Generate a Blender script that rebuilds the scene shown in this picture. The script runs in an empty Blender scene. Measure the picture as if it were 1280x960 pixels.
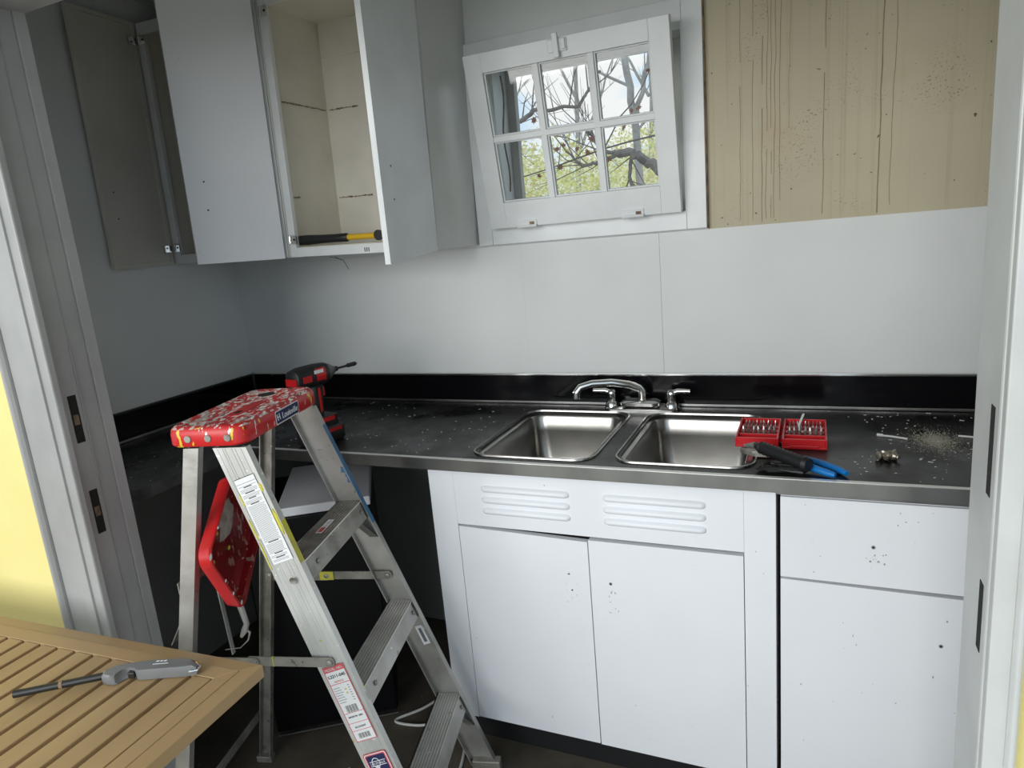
import bpy, bmesh, math, random
from mathutils import Vector, Matrix
random.seed(7)
S = bpy.context.scene
COL = S.collection
PI = math.pi

# ------------------------------------------------------------------ camera
cam_d = bpy.data.cameras.new('camera'); cam = bpy.data.objects.new('camera', cam_d); COL.objects.link(cam)
R_ = Vector((0.9158, 0.3926, -0.0862)); U_ = Vector((-0.0071, 0.2302, 0.9731)); F_ = Vector((-0.4020, 0.8904, -0.2135))
R_.normalize(); F_ = (F_ - R_ * F_.dot(R_)).normalized(); U_ = R_.cross(F_)
CAMPOS = Vector((0.6034, -2.2423, 1.5197))
m = Matrix(((R_.x, U_.x, -F_.x, CAMPOS.x), (R_.y, U_.y, -F_.y, CAMPOS.y), (R_.z, U_.z, -F_.z, CAMPOS.z), (0, 0, 0, 1)))
cam.matrix_world = m
cam_d.sensor_width = 36; cam_d.lens = 852.67 / 1280 * 36; cam_d.clip_start = .02; cam_d.clip_end = 200
S.camera = cam
# ------------------------------------------------------------------ exposure, world, lights
S.view_settings.view_transform = 'Standard'; S.view_settings.look = 'None'
S.view_settings.exposure = 0.0; S.view_settings.gamma = 1; S.view_settings.use_curve_mapping = False
S.cycles.max_bounces = 8; S.cycles.diffuse_bounces = 5; S.cycles.glossy_bounces = 4; S.cycles.transmission_bounces = 6
S.cycles.caustics_reflective = False; S.cycles.caustics_refractive = False
W = bpy.data.worlds.new('sky'); S.world = W; W.use_nodes = True
wn = W.node_tree.nodes; wl = W.node_tree.links
bg = wn['Background']; tc = wn.new('ShaderNodeTexCoord'); mp = wn.new('ShaderNodeMapping'); mp.inputs['Scale'].default_value = (1.5, 1.5, 4)
nz = wn.new('ShaderNodeTexNoise'); nz.inputs['Scale'].default_value = 2.6; nz.inputs['Detail'].default_value = 5
rp = wn.new('ShaderNodeValToRGB'); rp.color_ramp.elements[0].position = .42; rp.color_ramp.elements[1].position = .58
rp.color_ramp.elements[0].color = (.52, .76, .98, 1); rp.color_ramp.elements[1].color = (.95, .96, .95, 1)
wl.new(tc.outputs['Generated'], mp.inputs[0]); wl.new(mp.outputs[0], nz.inputs[0]); wl.new(nz.outputs[0], rp.inputs[0]); wl.new(rp.outputs[0], bg.inputs[0])
bg.inputs[1].default_value = 1.1

def area(name, loc, target, sx, sy, power, col):
    l = bpy.data.lights.new(name, 'AREA'); l.shape = 'RECTANGLE'; l.size = sx; l.size_y = sy; l.energy = power; l.color = col
    o = bpy.data.objects.new(name, l); COL.objects.link(o); o.location = loc
    o.rotation_euler = (Vector(target) - Vector(loc)).to_track_quat('-Z', 'Y').to_euler(); return o
area('fill_from_yard_side', (-1.0, -5.6, 2.2), (0.0, -1.0, 1.1), 3.6, 2.4, 160, (1, .99, .955))  # added fill lamp, since the sky alone leaves the room too dim

# ------------------------------------------------------------------ materials
def new_mat(name):
    M = bpy.data.materials.new(name); M.use_nodes = True
    return M, M.node_tree.nodes, M.node_tree.links, M.node_tree.nodes['Principled BSDF']
def noise(n, l, scale, detail=4, vec=None, stretch=None, coord='Object'):
    t = n.new('ShaderNodeTexCoord'); x = n.new('ShaderNodeTexNoise'); x.inputs['Scale'].default_value = scale; x.inputs['Detail'].default_value = detail
    if stretch:
        mm = n.new('ShaderNodeMapping'); mm.inputs['Scale'].default_value = stretch; l.new(t.outputs[coord], mm.inputs[0]); l.new(mm.outputs[0], x.inputs[0])
    else: l.new(t.outputs[coord], x.inputs[0])
    return x
def ramp(n, l, src, p0, p1, c0=(0, 0, 0, 1), c1=(1, 1, 1, 1)):
    r = n.new('ShaderNodeValToRGB'); e = r.color_ramp.elements; e[0].position = p0; e[1].position = p1; e[0].color = c0; e[1].color = c1
    l.new(src, r.inputs[0]); return r
def mixc(n, l, fac, a, b):
    x = n.new('ShaderNodeMix'); x.data_type = 'RGBA'
    if hasattr(fac, 'is_linked'): l.new(fac, x.inputs[0])
    else: x.inputs[0].default_value = fac
    for i, v in ((6, a), (7, b)):
        if hasattr(v, 'is_linked'): l.new(v, x.inputs[i])
        else: x.inputs[i].default_value = (*v, 1) if len(v) == 3 else v
    return x.outputs[2]
def mat(name, c, c2=None, sc=8, rough=.5, metal=0, bump=0, bsc=60, stretch=None, lo=.4, hi=.65, spec=.5, coat=0, bstretch=None):
    M, n, l, b = new_mat(name)
    b.inputs['Roughness'].default_value = rough; b.inputs['Metallic'].default_value = metal
    b.inputs['Specular IOR Level'].default_value = spec; b.inputs['Coat Weight'].default_value = coat
    b.inputs['Base Color'].default_value = (*c, 1)
    if c2:
        x = noise(n, l, sc, 5, stretch=stretch); r = ramp(n, l, x.outputs[0], lo, hi)
        l.new(mixc(n, l, r.outputs[0], c, c2), b.inputs['Base Color'])
    if bump:
        y = noise(n, l, bsc, 4, stretch=bstretch or stretch); bp = n.new('ShaderNodeBump'); bp.inputs['Strength'].default_value = bump; bp.inputs['Distance'].default_value = .003
        l.new(y.outputs[0], bp.inputs['Height']); l.new(bp.outputs[0], b.inputs['Normal'])
    return M
def speckle(M, layers):
    """layers: (scale, threshold, colour, detail): small paint or dust spots laid on a material's own colour"""
    n, l = M.node_tree.nodes, M.node_tree.links; b = n['Principled BSDF']; inp = b.inputs['Base Color']
    cur = inp.links[0].from_socket if inp.is_linked else tuple(inp.default_value)[:3]
    for sc, th, c, st in layers:
        x = noise(n, l, sc, 3, stretch=st); r = ramp(n, l, x.outputs[0], th, th + .02)
        cur = mixc(n, l, r.outputs[0], cur, c)
    l.new(cur, inp); return M

WHITE = mat('white_enamel', (.80, .82, .86), (.74, .76, .80), sc=3, rough=.38, bump=.08, bsc=25)
CABIN = mat('white_steel_door', (.84, .855, .89), (.80, .815, .845), sc=2.2, rough=.4, bump=.05, bsc=18)
speckle(CABIN, [(60, .76, (.5, .48, .44), None)])
CABGLOSS = mat('glossy_cabinet_side', (.62, .62, .60), (.54, .54, .51), sc=4, rough=.28, bump=.15, bsc=160)
CREAM = mat('cream_cabinet_inside', (.76, .73, .65), (.68, .65, .57), sc=5, rough=.55, bump=.1)
GREIGE = mat('old_door_inside', (.60, .58, .52), (.54, .52, .46), sc=4, rough=.5, bump=.05)
WALL = mat('white_wall_paint', (.72, .735, .725), (.675, .69, .68), sc=2.5, rough=.6, bump=.12, bsc=45)
TRIM = mat('trim_paint', (.40, .40, .39), (.35, .35, .345), sc=6, rough=.42, bump=1.0, bsc=22, bstretch=(1, 1, .22))
JAMB = mat('jamb_paint', (.60, .61, .59), (.54, .55, .53), sc=7, rough=.42, bump=.5, bsc=16, bstretch=(1, 1, .3))
WINW = mat('window_paint', (.76, .78, .78), (.70, .72, .72), sc=7, rough=.4, bump=.25, bsc=40)
YEL = mat('yellow_stucco', (.88, .76, .31), (.84, .72, .28), sc=5, rough=.7, bump=.35, bsc=70)
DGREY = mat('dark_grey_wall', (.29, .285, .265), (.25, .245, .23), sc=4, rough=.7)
BLACK = mat('black_plastic', (.012, .012, .013), rough=.45, bump=.1)
BLKGL = mat('black_gloss', (.004, .004, .005), rough=.12, spec=.22)
BLKFR = mat('black_fridge_shell', (.004, .004, .005), rough=.35, spec=.2)
CHROME = mat('chrome', (.78, .78, .76), rough=.14, metal=1)
STEEL = mat('brushed_steel', (.38, .37, .35), (.33, .32, .30), sc=14, rough=.27, metal=1)
EDGE = mat('steel_edge_band', (.34, .34, .33), (.24, .24, .235), sc=6, rough=.30, metal=1, bump=.3, bsc=20, stretch=(1, 1, .5))
HILITE = mat('metal_edge_highlight', (.80, .80, .77), rough=.3, metal=.55)  # brighter tone that paints highlights along metal edges
HOLE = mat('dark_hole', (.012, .011, .010), rough=.9)
RUST = mat('rust', (.30, .20, .12), (.13, .09, .06), sc=40, rough=.9)
ALU = mat('aluminium', (.50, .49, .465), (.36, .35, .325), sc=9, rough=.42, metal=.75, bump=.3, bsc=30)
speckle(ALU, [(30, .70, (.34, .31, .26), None), (22, .73, (.78, .78, .74), None)])
ALUF = mat('aluminium_outer_face', (.64, .64, .62), (.50, .50, .475), sc=10, rough=.42, metal=.6, bump=.4, bsc=40, stretch=(1, 1, .2))
ALUD = mat('dull_worn_aluminium', (.36, .345, .31), (.22, .21, .185), sc=18, rough=.5, metal=.6, bump=.4, bsc=40)
speckle(ALUD, [(40, .71, (.55, .52, .46), None)])
speckle(ALUF, [(34, .66, (.42, .41, .37), (1, 1, .4)), (70, .68, (.82, .82, .80), None), (40, .71, (.55, .52, .12), None)])
speckle(ALUD, [(60, .68, (.16, .15, .13), None)])
BLUE = mat('blue_paint', (.055, .17, .32), (.04, .13, .25), sc=30, rough=.5)
YPAINT = mat('yellow_paint', (.62, .56, .05), (.50, .46, .08), sc=30, rough=.6)
RED = mat('red_plastic', (.62, .018, .02), (.48, .012, .015), sc=9, rough=.30, bump=.1)
REDTOP = mat('red_paint_splattered_top', (.55, .02, .022), (.42, .02, .02), sc=12, rough=.38, bump=.4, bsc=45)
speckle(REDTOP, [(45, .54, (.50, .40, .37), (1, .5, 1)), (95, .56, (.82, .80, .76), (1, .5, 1)), (30, .645, (.80, .78, .74), (1, .6, 1)), (60, .65, (.07, .05, .05), (1, .5, 1)), (48, .70, (.65, .50, .08), None)])
REDSIDE = mat('red_paint_dripped_side', (.62, .018, .02), (.46, .015, .018), sc=9, rough=.35, bump=.2)
speckle(REDSIDE, [(55, .64, (.80, .77, .72), (1, 1, .4)), (42, .63, (.80, .55, .05), (1, 1, .4)), (45, .70, (.30, .02, .02), None)])
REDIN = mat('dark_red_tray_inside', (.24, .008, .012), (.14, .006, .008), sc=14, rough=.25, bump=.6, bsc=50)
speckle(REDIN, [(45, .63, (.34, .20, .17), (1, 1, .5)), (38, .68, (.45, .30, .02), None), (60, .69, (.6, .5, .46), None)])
REDCASE = mat('red_case_plastic', (.60, .012, .018), rough=.35)
LABELW = mat('white_label', (.80, .80, .80), rough=.5)
LABELR = mat('red_label_ink', (.62, .10, .11), rough=.5)
NAVY = mat('navy_label', (.012, .018, .085), rough=.4)
INK = mat('black_ink', (.02, .02, .022), rough=.6)
INKG = mat('grey_print', (.30, .30, .32), rough=.6)
WOOD = mat('oiled_hardwood', (.43, .285, .145), (.37, .24, .118), sc=9, rough=.45, bump=.12, bsc=50, stretch=(1, .12, 1))
WOODX = mat('oiled_hardwood_crosswise', (.415, .275, .14), (.355, .23, .112), sc=9, rough=.45, bump=.12, bsc=50, stretch=(.12, 1, 1))
GUN = mat('grey_plastic', (.19, .195, .20), rough=.38)
FLOOR = mat('dirty_concrete', (.105, .088, .064), (.050, .043, .033), sc=5, rough=.75, bump=.4, bsc=30)
speckle(FLOOR, [(40, .72, (.14, .125, .10), None)])
PATIO = mat('patio_concrete', (.42, .41, .38), (.36, .35, .32), sc=4, rough=.8, bump=.2)
GREYBOX = mat('grey_lid', (.72, .73, .76), (.64, .65, .68), sc=5, rough=.45)
WCORD = mat('white_cord', (.62, .62, .60), rough=.5)
PBARK = mat('pale_bark', (.50, .47, .45), (.36, .33, .31), sc=8, rough=.9, bump=.5, bsc=20)
BARK = mat('bark', (.27, .24, .22), (.15, .13, .12), sc=8, rough=.9, bump=.5, bsc=20)
LEAFR = mat('red_brown_leaf', (.24, .10, .07), (.34, .17, .09), sc=6, rough=.6)
DUST = mat('sawdust', (.40, .38, .31), rough=.9)
CHIP = mat('paint_chip', (.66, .66, .63), rough=.8)
BLUEGRIP = mat('blue_vinyl_grip', (.01, .19, .55), rough=.35)
YSHAFT = mat('yellow_fibreglass', (.68, .42, .02), rough=.4)
BRASS = mat('tarnished_brass', (.38, .34, .28), rough=.35, metal=.8)
GRAYPAINT = mat('outer_jamb_grey', (.50, .49, .45), (.38, .37, .34), sc=8, rough=.6, bump=.3)

# bare, stained old wall where a cabinet was taken down
BEIGE, n, l, b = new_mat('bare_stained_wall')
x = noise(n, l, 2.2, 5); c = mixc(n, l, ramp(n, l, x.outputs[0], .35, .7).outputs[0], (.50, .445, .31), (.43, .385, .265))
x = noise(n, l, 7, 2, stretch=(9, 1, .12)); c = mixc(n, l, ramp(n, l, x.outputs[0], .55, .75, (0, 0, 0, 1), (.5, .5, .5, 1)).outputs[0], c, (.34, .28, .15))
x = noise(n, l, 5, 3, stretch=(1, 1, 1)); c = mixc(n, l, ramp(n, l, x.outputs[0], .56, .8, (0, 0, 0, 1), (.5, .5, .5, 1)).outputs[0], c, (.42, .28, .17))
x = noise(n, l, 75, 2); c = mixc(n, l, ramp(n, l, x.outputs[0], .745, .76).outputs[0], c, (.10, .065, .03))
x = noise(n, l, 190, 2); y = noise(n, l, 4, 2); mu = n.new('ShaderNodeMath'); mu.operation = 'MULTIPLY'
l.new(ramp(n, l, x.outputs[0], .62, .66).outputs[0], mu.inputs[0]); l.new(ramp(n, l, y.outputs[0], .52, .68).outputs[0], mu.inputs[1])
c = mixc(n, l, mu.outputs[0], c, (.19, .13, .07)); l.new(c, b.inputs['Base Color']); b.inputs['Roughness'].default_value = .6
STREAK = mat('brown_drip_stain', (.20, .15, .07), (.30, .235, .13), sc=30, rough=.7, stretch=(1, 1, .4))

# black laminate worktop with dust, scratches and paler worn patches
LAM, n, l, b = new_mat('black_dusty_laminate')
x = noise(n, l, 3.2, 6); c = mixc(n, l, ramp(n, l, x.outputs[0], .42, .60).outputs[0], (.026, .026, .024), (.070, .067, .060))
x = noise(n, l, 30, 5, stretch=(.3, 1, 1)); c = mixc(n, l, ramp(n, l, x.outputs[0], .5, .75, (0, 0, 0, 1), (.6, .6, .6, 1)).outputs[0], c, (.115, .108, .094))
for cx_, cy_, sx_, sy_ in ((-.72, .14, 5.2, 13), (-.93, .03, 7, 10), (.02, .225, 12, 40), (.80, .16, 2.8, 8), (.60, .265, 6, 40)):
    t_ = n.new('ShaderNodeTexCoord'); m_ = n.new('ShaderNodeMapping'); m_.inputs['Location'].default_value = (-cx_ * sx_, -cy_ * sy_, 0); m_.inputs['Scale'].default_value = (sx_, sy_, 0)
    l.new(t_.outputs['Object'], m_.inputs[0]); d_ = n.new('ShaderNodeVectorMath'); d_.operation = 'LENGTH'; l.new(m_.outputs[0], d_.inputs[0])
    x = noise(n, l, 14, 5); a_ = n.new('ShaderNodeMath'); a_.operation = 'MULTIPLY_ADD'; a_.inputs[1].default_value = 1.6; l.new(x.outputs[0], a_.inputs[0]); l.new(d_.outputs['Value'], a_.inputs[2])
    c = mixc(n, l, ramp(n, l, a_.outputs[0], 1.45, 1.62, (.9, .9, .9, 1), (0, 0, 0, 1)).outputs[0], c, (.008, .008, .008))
x = noise(n, l, 120, 2); c = mixc(n, l, ramp(n, l, x.outputs[0], .735, .75).outputs[0], c, (.42, .40, .36)); l.new(c, b.inputs['Base Color'])
x = noise(n, l, 5, 4); r = ramp(n, l, x.outputs[0], .4, .65, (.22, .22, .22, 1), (.5, .5, .5, 1)); l.new(r.outputs[0], b.inputs['Roughness'])

# leaves outdoors, colour by place
FOL, n, l, b = new_mat('autumn_foliage')
x = noise(n, l, 1.3, 3); c = mixc(n, l, ramp(n, l, x.outputs[0], .4, .62).outputs[0], (.88, .88, .34), (1.0, .86, .50))
x = noise(n, l, 4, 2); c = mixc(n, l, ramp(n, l, x.outputs[0], .52, .68).outputs[0], c, (.95, .92, .70)); l.new(c, b.inputs['Base Color']); b.inputs['Roughness'].default_value = .7
HILL = mat('wooded_slope', (.86, .87, .60), (.93, .90, .74), sc=1.5, rough=.9)

GLASS, n, l, b = new_mat('window_glass')
n.remove(b); out = n['Material Output']; tr = n.new('ShaderNodeBsdfTransparent'); tr.inputs[0].default_value = (.95, .96, .96, 1)
gl = n.new('ShaderNodeBsdfGlossy'); gl.inputs['Roughness'].default_value = .03; fr = n.new('ShaderNodeFresnel'); fr.inputs[0].default_value = 1.45
mx = n.new('ShaderNodeMixShader'); l.new(fr.outputs[0], mx.inputs[0]); l.new(tr.outputs[0], mx.inputs[1]); l.new(gl.outputs[0], mx.inputs[2]); l.new(mx.outputs[0], out.inputs[0])

# ------------------------------------------------------------------ mesh helpers
OFF = {}
class MB:
    def __init__(s): s.b = bmesh.new(); s.mi = 0; s.mats = []
    def m(s, M):
        if not s.mats and len(s.b.faces): s.mats = [None]
        if M not in s.mats: s.mats.append(M)
        s.mi = s.mats.index(M); return s
    def face(s, vs):
        try: f = s.b.faces.new(vs)
        except ValueError: return None
        f.material_index = s.mi; return f
    def box(s, x0, x1, y0, y1, z0, z1, T=None):
        ps = [Vector((x, y, z)) for x in (x0, x1) for y in (y0, y1) for z in (z0, z1)]
        if T: ps = [T(p) if callable(T) else T @ p for p in ps]
        v = [s.b.verts.new(p) for p in ps]
        for f in ((0, 1, 3, 2), (4, 6, 7, 5), (0, 4, 5, 1), (2, 3, 7, 6), (0, 2, 6, 4), (1, 5, 7, 3)): s.face([v[i] for i in f])
        return s
    def loft(s, loops, cap0=True, cap1=True, closed=True):
        R = [[s.b.verts.new(p) for p in lp] for lp in loops]; k = len(R[0])
        for a, c in zip(R, R[1:]):
            for i in range(k if closed else k - 1): s.face([a[i], a[(i + 1) % k], c[(i + 1) % k], c[i]])
        if cap0: s.face(R[0][::-1])
        if cap1: s.face(R[-1])
        return s
    def tube(s, pts, r, k=8):
        pts = [Vector(p) for p in pts]; rs = r if isinstance(r, (list, tuple)) else [r] * len(pts)
        loops = []; prev = None
        for i, p in enumerate(pts):
            t = (pts[min(i + 1, len(pts) - 1)] - pts[max(i - 1, 0)]).normalized()
            if prev is None:
                a = t.cross(Vector((0, 0, 1)));
                if a.length < .1: a = t.cross(Vector((1, 0, 0)))
                a.normalize()
            else: a = (prev - t * prev.dot(t)).normalized()
            prev = a; c = t.cross(a)
            loops.append([p + (a * math.cos(2 * PI * j / k) + c * math.sin(2 * PI * j / k)) * rs[i] for j in range(k)])
        return s.loft(loops)
    def cyl(s, p, q, r, r2=None, k=16): return s.tube([p, q], [r, r if r2 is None else r2], k)
    def lathe(s, c, prof, k=20, axis='z'):
        loops = []
        for r, h in prof:
            lp = []
            for j in range(k):
                a = 2 * PI * j / k; ca, sa = r * math.cos(a), r * math.sin(a)
                d = {'z': (ca, sa, h), 'x': (h, ca, sa), 'y': (sa, h, ca)}[axis]; lp.append(Vector(c) + Vector(d))
            loops.append(lp)
        return s.loft(loops)
    def prism(s, poly, fn, h0, h1):
        return s.loft([[fn(a, c, h0) for a, c in poly], [fn(a, c, h1) for a, c in poly]])
    def build(s, name, M=None, parent=None, bevel=0, smooth=False, seg=2, recalc=True):
        if recalc: bmesh.ops.recalc_face_normals(s.b, faces=s.b.faces)
        me = bpy.data.meshes.new(name); off = OFF.get(parent.name) if parent else None
        if off is not None: bmesh.ops.translate(s.b, vec=-off, verts=s.b.verts)
        s.b.to_mesh(me); s.b.free()
        for x in (s.mats or [M]): me.materials.append(x if x is not None else M)
        o = bpy.data.objects.new(name, me); COL.objects.link(o)
        if parent: o.parent = parent
        if off is not None: OFF[o.name] = off
        if bevel:
            bm = o.modifiers.new('bevel', 'BEVEL'); bm.width = bevel; bm.segments = seg; bm.limit_method = 'ANGLE'; bm.angle_limit = .6
        if smooth:
            for p in me.polygons: p.use_smooth = True
            es = o.modifiers.new('split', 'EDGE_SPLIT'); es.split_angle = math.radians(40)
        return o
def tag(o, label=None, cat=None, group=None, kind=None):
    if label: o['label'] = label
    if cat: o['category'] = cat
    if group: o['group'] = group
    if kind: o['kind'] = kind
    return o
def thing(name, label, cat, loc, rot=None, group=None, world=True):
    o = bpy.data.objects.new(name, None); COL.objects.link(o); o.location = loc; o.empty_display_size = .05
    if rot: o.rotation_euler = rot
    if world and not rot: OFF[o.name] = Vector(loc)
    return tag(o, label, cat, group)
def struct(name, mb, M, parent=None, **k): return tag(mb.build(name, M, parent, **k), kind='structure')
def copy_tree(o, parent=None):
    c = o.copy(); COL.objects.link(c); c.parent = parent
    for ch in list(o.children): copy_tree(ch, c)
    return c
def text(name, s, size, O, X, Y, M, parent, ext=.0004, align='CENTER', sx=1.0, bold=False):
    cu = bpy.data.curves.new(name, 'FONT'); cu.body = s; cu.size = size; cu.align_x = align; cu.align_y = 'CENTER'; cu.extrude = ext
    if bold: cu.offset = size * .02
    t = bpy.data.objects.new(name + '_src', cu); COL.objects.link(t)
    me = bpy.data.meshes.new_from_object(t.evaluated_get(bpy.context.evaluated_depsgraph_get()))
    bpy.data.objects.remove(t)
    X = Vector(X).normalized() * sx; Y = Vector(Y).normalized(); Z = X.normalized().cross(Y); O = Vector(O)
    off = OFF.get(parent.name)
    if off is not None: O = O - off
    me.transform(Matrix(((X.x, Y.x, Z.x, O.x), (X.y, Y.y, Z.y, O.y), (X.z, Y.z, Z.z, O.z), (0, 0, 0, 1))))
    me.materials.clear(); me.materials.append(M); me.name = name
    o = bpy.data.objects.new(name, me); COL.objects.link(o); o.parent = parent
    if off is not None: OFF[o.name] = off
    return o
def rrect(x0, x1, y0, y1, r, k=6):
    p = []
    for cx, cy, a0 in ((x1 - r, y1 - r, 0), (x0 + r, y1 - r, PI / 2), (x0 + r, y0 + r, PI), (x1 - r, y0 + r, 3 * PI / 2)):
        for j in range(k + 1):
            a = a0 + PI / 2 * j / k; p.append((cx + r * math.cos(a), cy + r * math.sin(a)))
    return p

# ------------------------------------------------------------------ setting
ZF = -.055; CZ = .914; XL = -1.654; XR = 1.30; YD0, YD1 = -1.24, -1.12; XJ0, XJ1 = -1.030, .82; ZH = 2.100; ZC = 2.46
WX0, WX1, WZ0, WZ1 = -.425, .245, 1.535, 2.095          # window opening in the back wall
struct('floor', MB().box(XL - .1, XR + .1, YD1 - .02, .1, ZF - .08, ZF), FLOOR)
struct('ceiling', MB().box(XL - .1, XR + .1, YD0, .24, ZC, ZC + .1), WALL)
# back wall: board sheets with fine seams, dark grey below the worktop, a bare beige patch on the right
w = MB()
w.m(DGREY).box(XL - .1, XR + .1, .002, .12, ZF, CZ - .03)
w.m(WALL)
for a, c in ((XL - .1, -.3302), (-.3300, .1520), (.1528, XR + .1)): w.box(a, c, 0, .1, CZ - .03, 1.4835)
w.box(XL - .1, WX0, 0, .1, 1.4840, ZC); w.box(WX0, WX1, 0, .1, 1.4840, WZ0); w.box(WX0, WX1, 0, .1, WZ1, ZC); w.box(WX1, .3060, 0, .1, 1.4840, ZC)
w.m(BEIGE).box(.3060, XR + .1, .0045, .1, 1.4835, ZC)
w.m(GRAYPAINT).box(XL - .1, WX0, .1005, .24, ZF, ZC); w.box(WX1, XR + .1, .1005, .24, ZF, ZC); w.box(WX0, WX1, .1005, .24, ZF, WZ0); w.box(WX0, WX1, .1005, .24, WZ1, ZC)
# drip stains, each a shape of its own on the bare patch
w.m(STREAK)
for px_, z0, z1, t in ((.402, 1.50, 2.4, .0012), (.437, 1.50, 2.4, .0012), (.462, 1.49, 2.4, .002), (.474, 1.50, 2.2, .0015), (.487, 1.50, 2.4, .0015), (.497, 1.50, 2.3, .0015), (.512, 1.55, 2.4, .0015), (.537, 1.75, 2.4, .001), (.628, 1.50, 2.4, .002), (.770, 1.49, 2.4, .003), (.80, 1.51, 2.25, .0015)):
    k = 14; zz = [z0 + (z1 - z0) * i / k for i in range(k + 1)]; dx = [random.uniform(-.0022, .0022) + .010 * i / k for i in range(k + 1)]
    for i in range(k):
        if random.random() < .12: continue
        a = [w.b.verts.new((px_ + dx[j] + e, .0040, zz[j])) for j, e in ((i, -t / 2), (i, t / 2), (i + 1, t / 2), (i + 1, -t / 2))]
        w.face(a)
struct('wall_back', w, WALL)
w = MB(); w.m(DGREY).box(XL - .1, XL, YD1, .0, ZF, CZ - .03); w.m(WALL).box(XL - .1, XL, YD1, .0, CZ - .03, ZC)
struct('wall_left', w, WALL)
struct('wall_right', MB().box(XR, XR + .1, YD1, 0, ZF, ZC), WALL)
# the wall with the wide doorway: yellow outside
w = MB(); w.m(YEL).box(-4.2, XJ0 - .03, YD0, YD1, -.15, 2.75).box(XJ1 + .03, 3.6, YD0, YD1, -.15, 2.75).box(XJ0 - .03, XJ1 + .03, YD0, YD1, ZH + .03, 2.75)
w.m(WALL).box(XL, XJ0 - .03, YD1, YD1 + .006, ZF, ZC).box(XJ1 + .03, XR, YD1, YD1 + .006, ZF, ZC).box(XJ0 - .03, XJ1 + .03, YD1, YD1 + .006, ZH + .03, ZC)
struct('wall_front', w, YEL)
# outdoor ground, and an unseen slab added to shade the upper walls
struct('ground', MB().box(-9, 9, -12, YD0, -.20, ZF - .01).box(-30, 30, .24, 40, -.9, -.6), PATIO)
struct('added_shade_slab', MB().box(-4.2, 3.6, YD0 - 1.1, YD0, 2.56, 2.68), WALL)
# left door casing and jamb
t = MB()
t.box(-1.140, -1.0, YD0 - .020, YD0 - .0005, -.06, ZH + .14)                # flat casing board
t.prism([(-.0, 0), (.018, 0), (.018, .014), (.013, .024), (.005, .024), (0, .014)], lambda a, c, h: Vector((-1.158 + a, YD0 - .012 - c, h)), -.06, ZH + .15)
struct('trim_1', t, TRIM, bevel=.004)
t = MB()
t.box(XJ0 - .03, XJ0, YD0 - .026, -1.180, -.06, ZH + .02); t.box(XJ0 - .032, XJ0 - .006, -1.180, -1.136, -.06, ZH + .02); t.box(XJ0 - .03, XJ0, -1.136, YD1 + .012, -.06, ZH + .02)
t.box(XJ0 - .001, XJ0 + .004, -1.183, -1.180, 1.02, 1.35)                   # raised sliver shaped to show light caught along the stop's edge
t.m(TRIM)
j = struct('trim_2', t, TRIM, bevel=.003)
mo = MB()
for z0, z1 in ((1.115, 1.233), (.878, .992)):
    mo.m(HOLE).box(XJ0 - .004, XJ0 + .0008, -1.213, -1.192, z0, z1)
    mo.m(RUST).box(XJ0, XJ0 + .0012, -1.209, -1.196, z0 + .045, z0 + .07)
struct('hinge_mortise', mo, HOLE, parent=j)
# header
t = MB(); t.box(XJ0 - .03, XJ1 + .03, YD0 - .026, YD1 + .012, ZH, ZH + .03); t.box(-1.185, XJ1 + .12, YD0 - .020, YD0 - .0005, ZH + .03, ZH + .16)
struct('trim_3', t, TRIM, bevel=.003)
# right jamb and casing
t = MB()
t.box(XJ1, XJ1 + .03, YD0 - .010, YD1 + .012, -.06, ZH + .02)
j = struct('trim_4', t, JAMB, bevel=.004)
mo = MB()
for z0, z1 in ((1.127, 1.250), (.897, .999)): mo.box(XJ1 - .0008, XJ1 + .003, -1.228, -1.208, z0, z1)
struct('hinge_mortise', mo, HOLE, parent=j)
t = MB(); t.box(XJ1 + .002, XJ1 + .030, YD0 - .030, YD0 - .0105, -.06, ZH + .14)
t.prism([(0, 0), (.013, 0), (.013, .012), (.009, .018), (.004, .018), (0, .012)], lambda a, c, h: Vector((XJ1 + .026 + a, YD0 - .024 - c, h)), -.06, ZH + .15)
struct('trim_5', t, JAMB, bevel=.003)

# ------------------------------------------------------------------ window: hopper sash tipped in at the top
win = bpy.data.objects.new('window_1', None); COL.objects.link(win); win.location = (-.09, 0, 1.5); OFF['window_1'] = Vector(win.location)
tag(win, 'white six-pane window tipped inward in its painted casing', kind='structure')
c = MB()
c.box(WX1, .305, -.020, 0, 1.488, 2.45); c.box(-.478, WX0, -.020, 0, 1.488, 2.145); c.box(WX0 + .0005, WX1 - .0005, -.019, 0, 1.488, 1.545)
c.box(-.478, WX1 - .0005, -.019, 0, 2.088, 2.150)
c.box(WX0 - .012, WX0 + .004, -.018, .24, WZ0, WZ1, None); c.box(WX1 - .004, WX1 + .012, -.018, .24, WZ0, WZ1)
tag(c.build('casing', WINW, win, bevel=.002), kind='structure')
c = MB(); c.box(.3052, .3085, -.012, .004, 1.486, 2.45)
tag(c.build('torn_paint_edge', RUST, win), kind='structure')
# outer frame seen through the panes
c = MB(); c.box(WX0, WX0 + .035, .205, .235, WZ0, WZ1); c.box(WX1 - .088, WX1, .205, .235, WZ0, WZ1); c.box(WX0 + .035, WX1 - .088, .205, .235, WZ1 - .02, WZ1); c.box(WX0 + .035, WX1 - .088, .205, .235, WZ0, WZ0 + .02)
c.box(WX0 + .005, WX0 + .02, .03, .05, WZ0, WZ1)
tag(c.build('outer_frame', GRAYPAINT, win), kind='structure')
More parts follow.
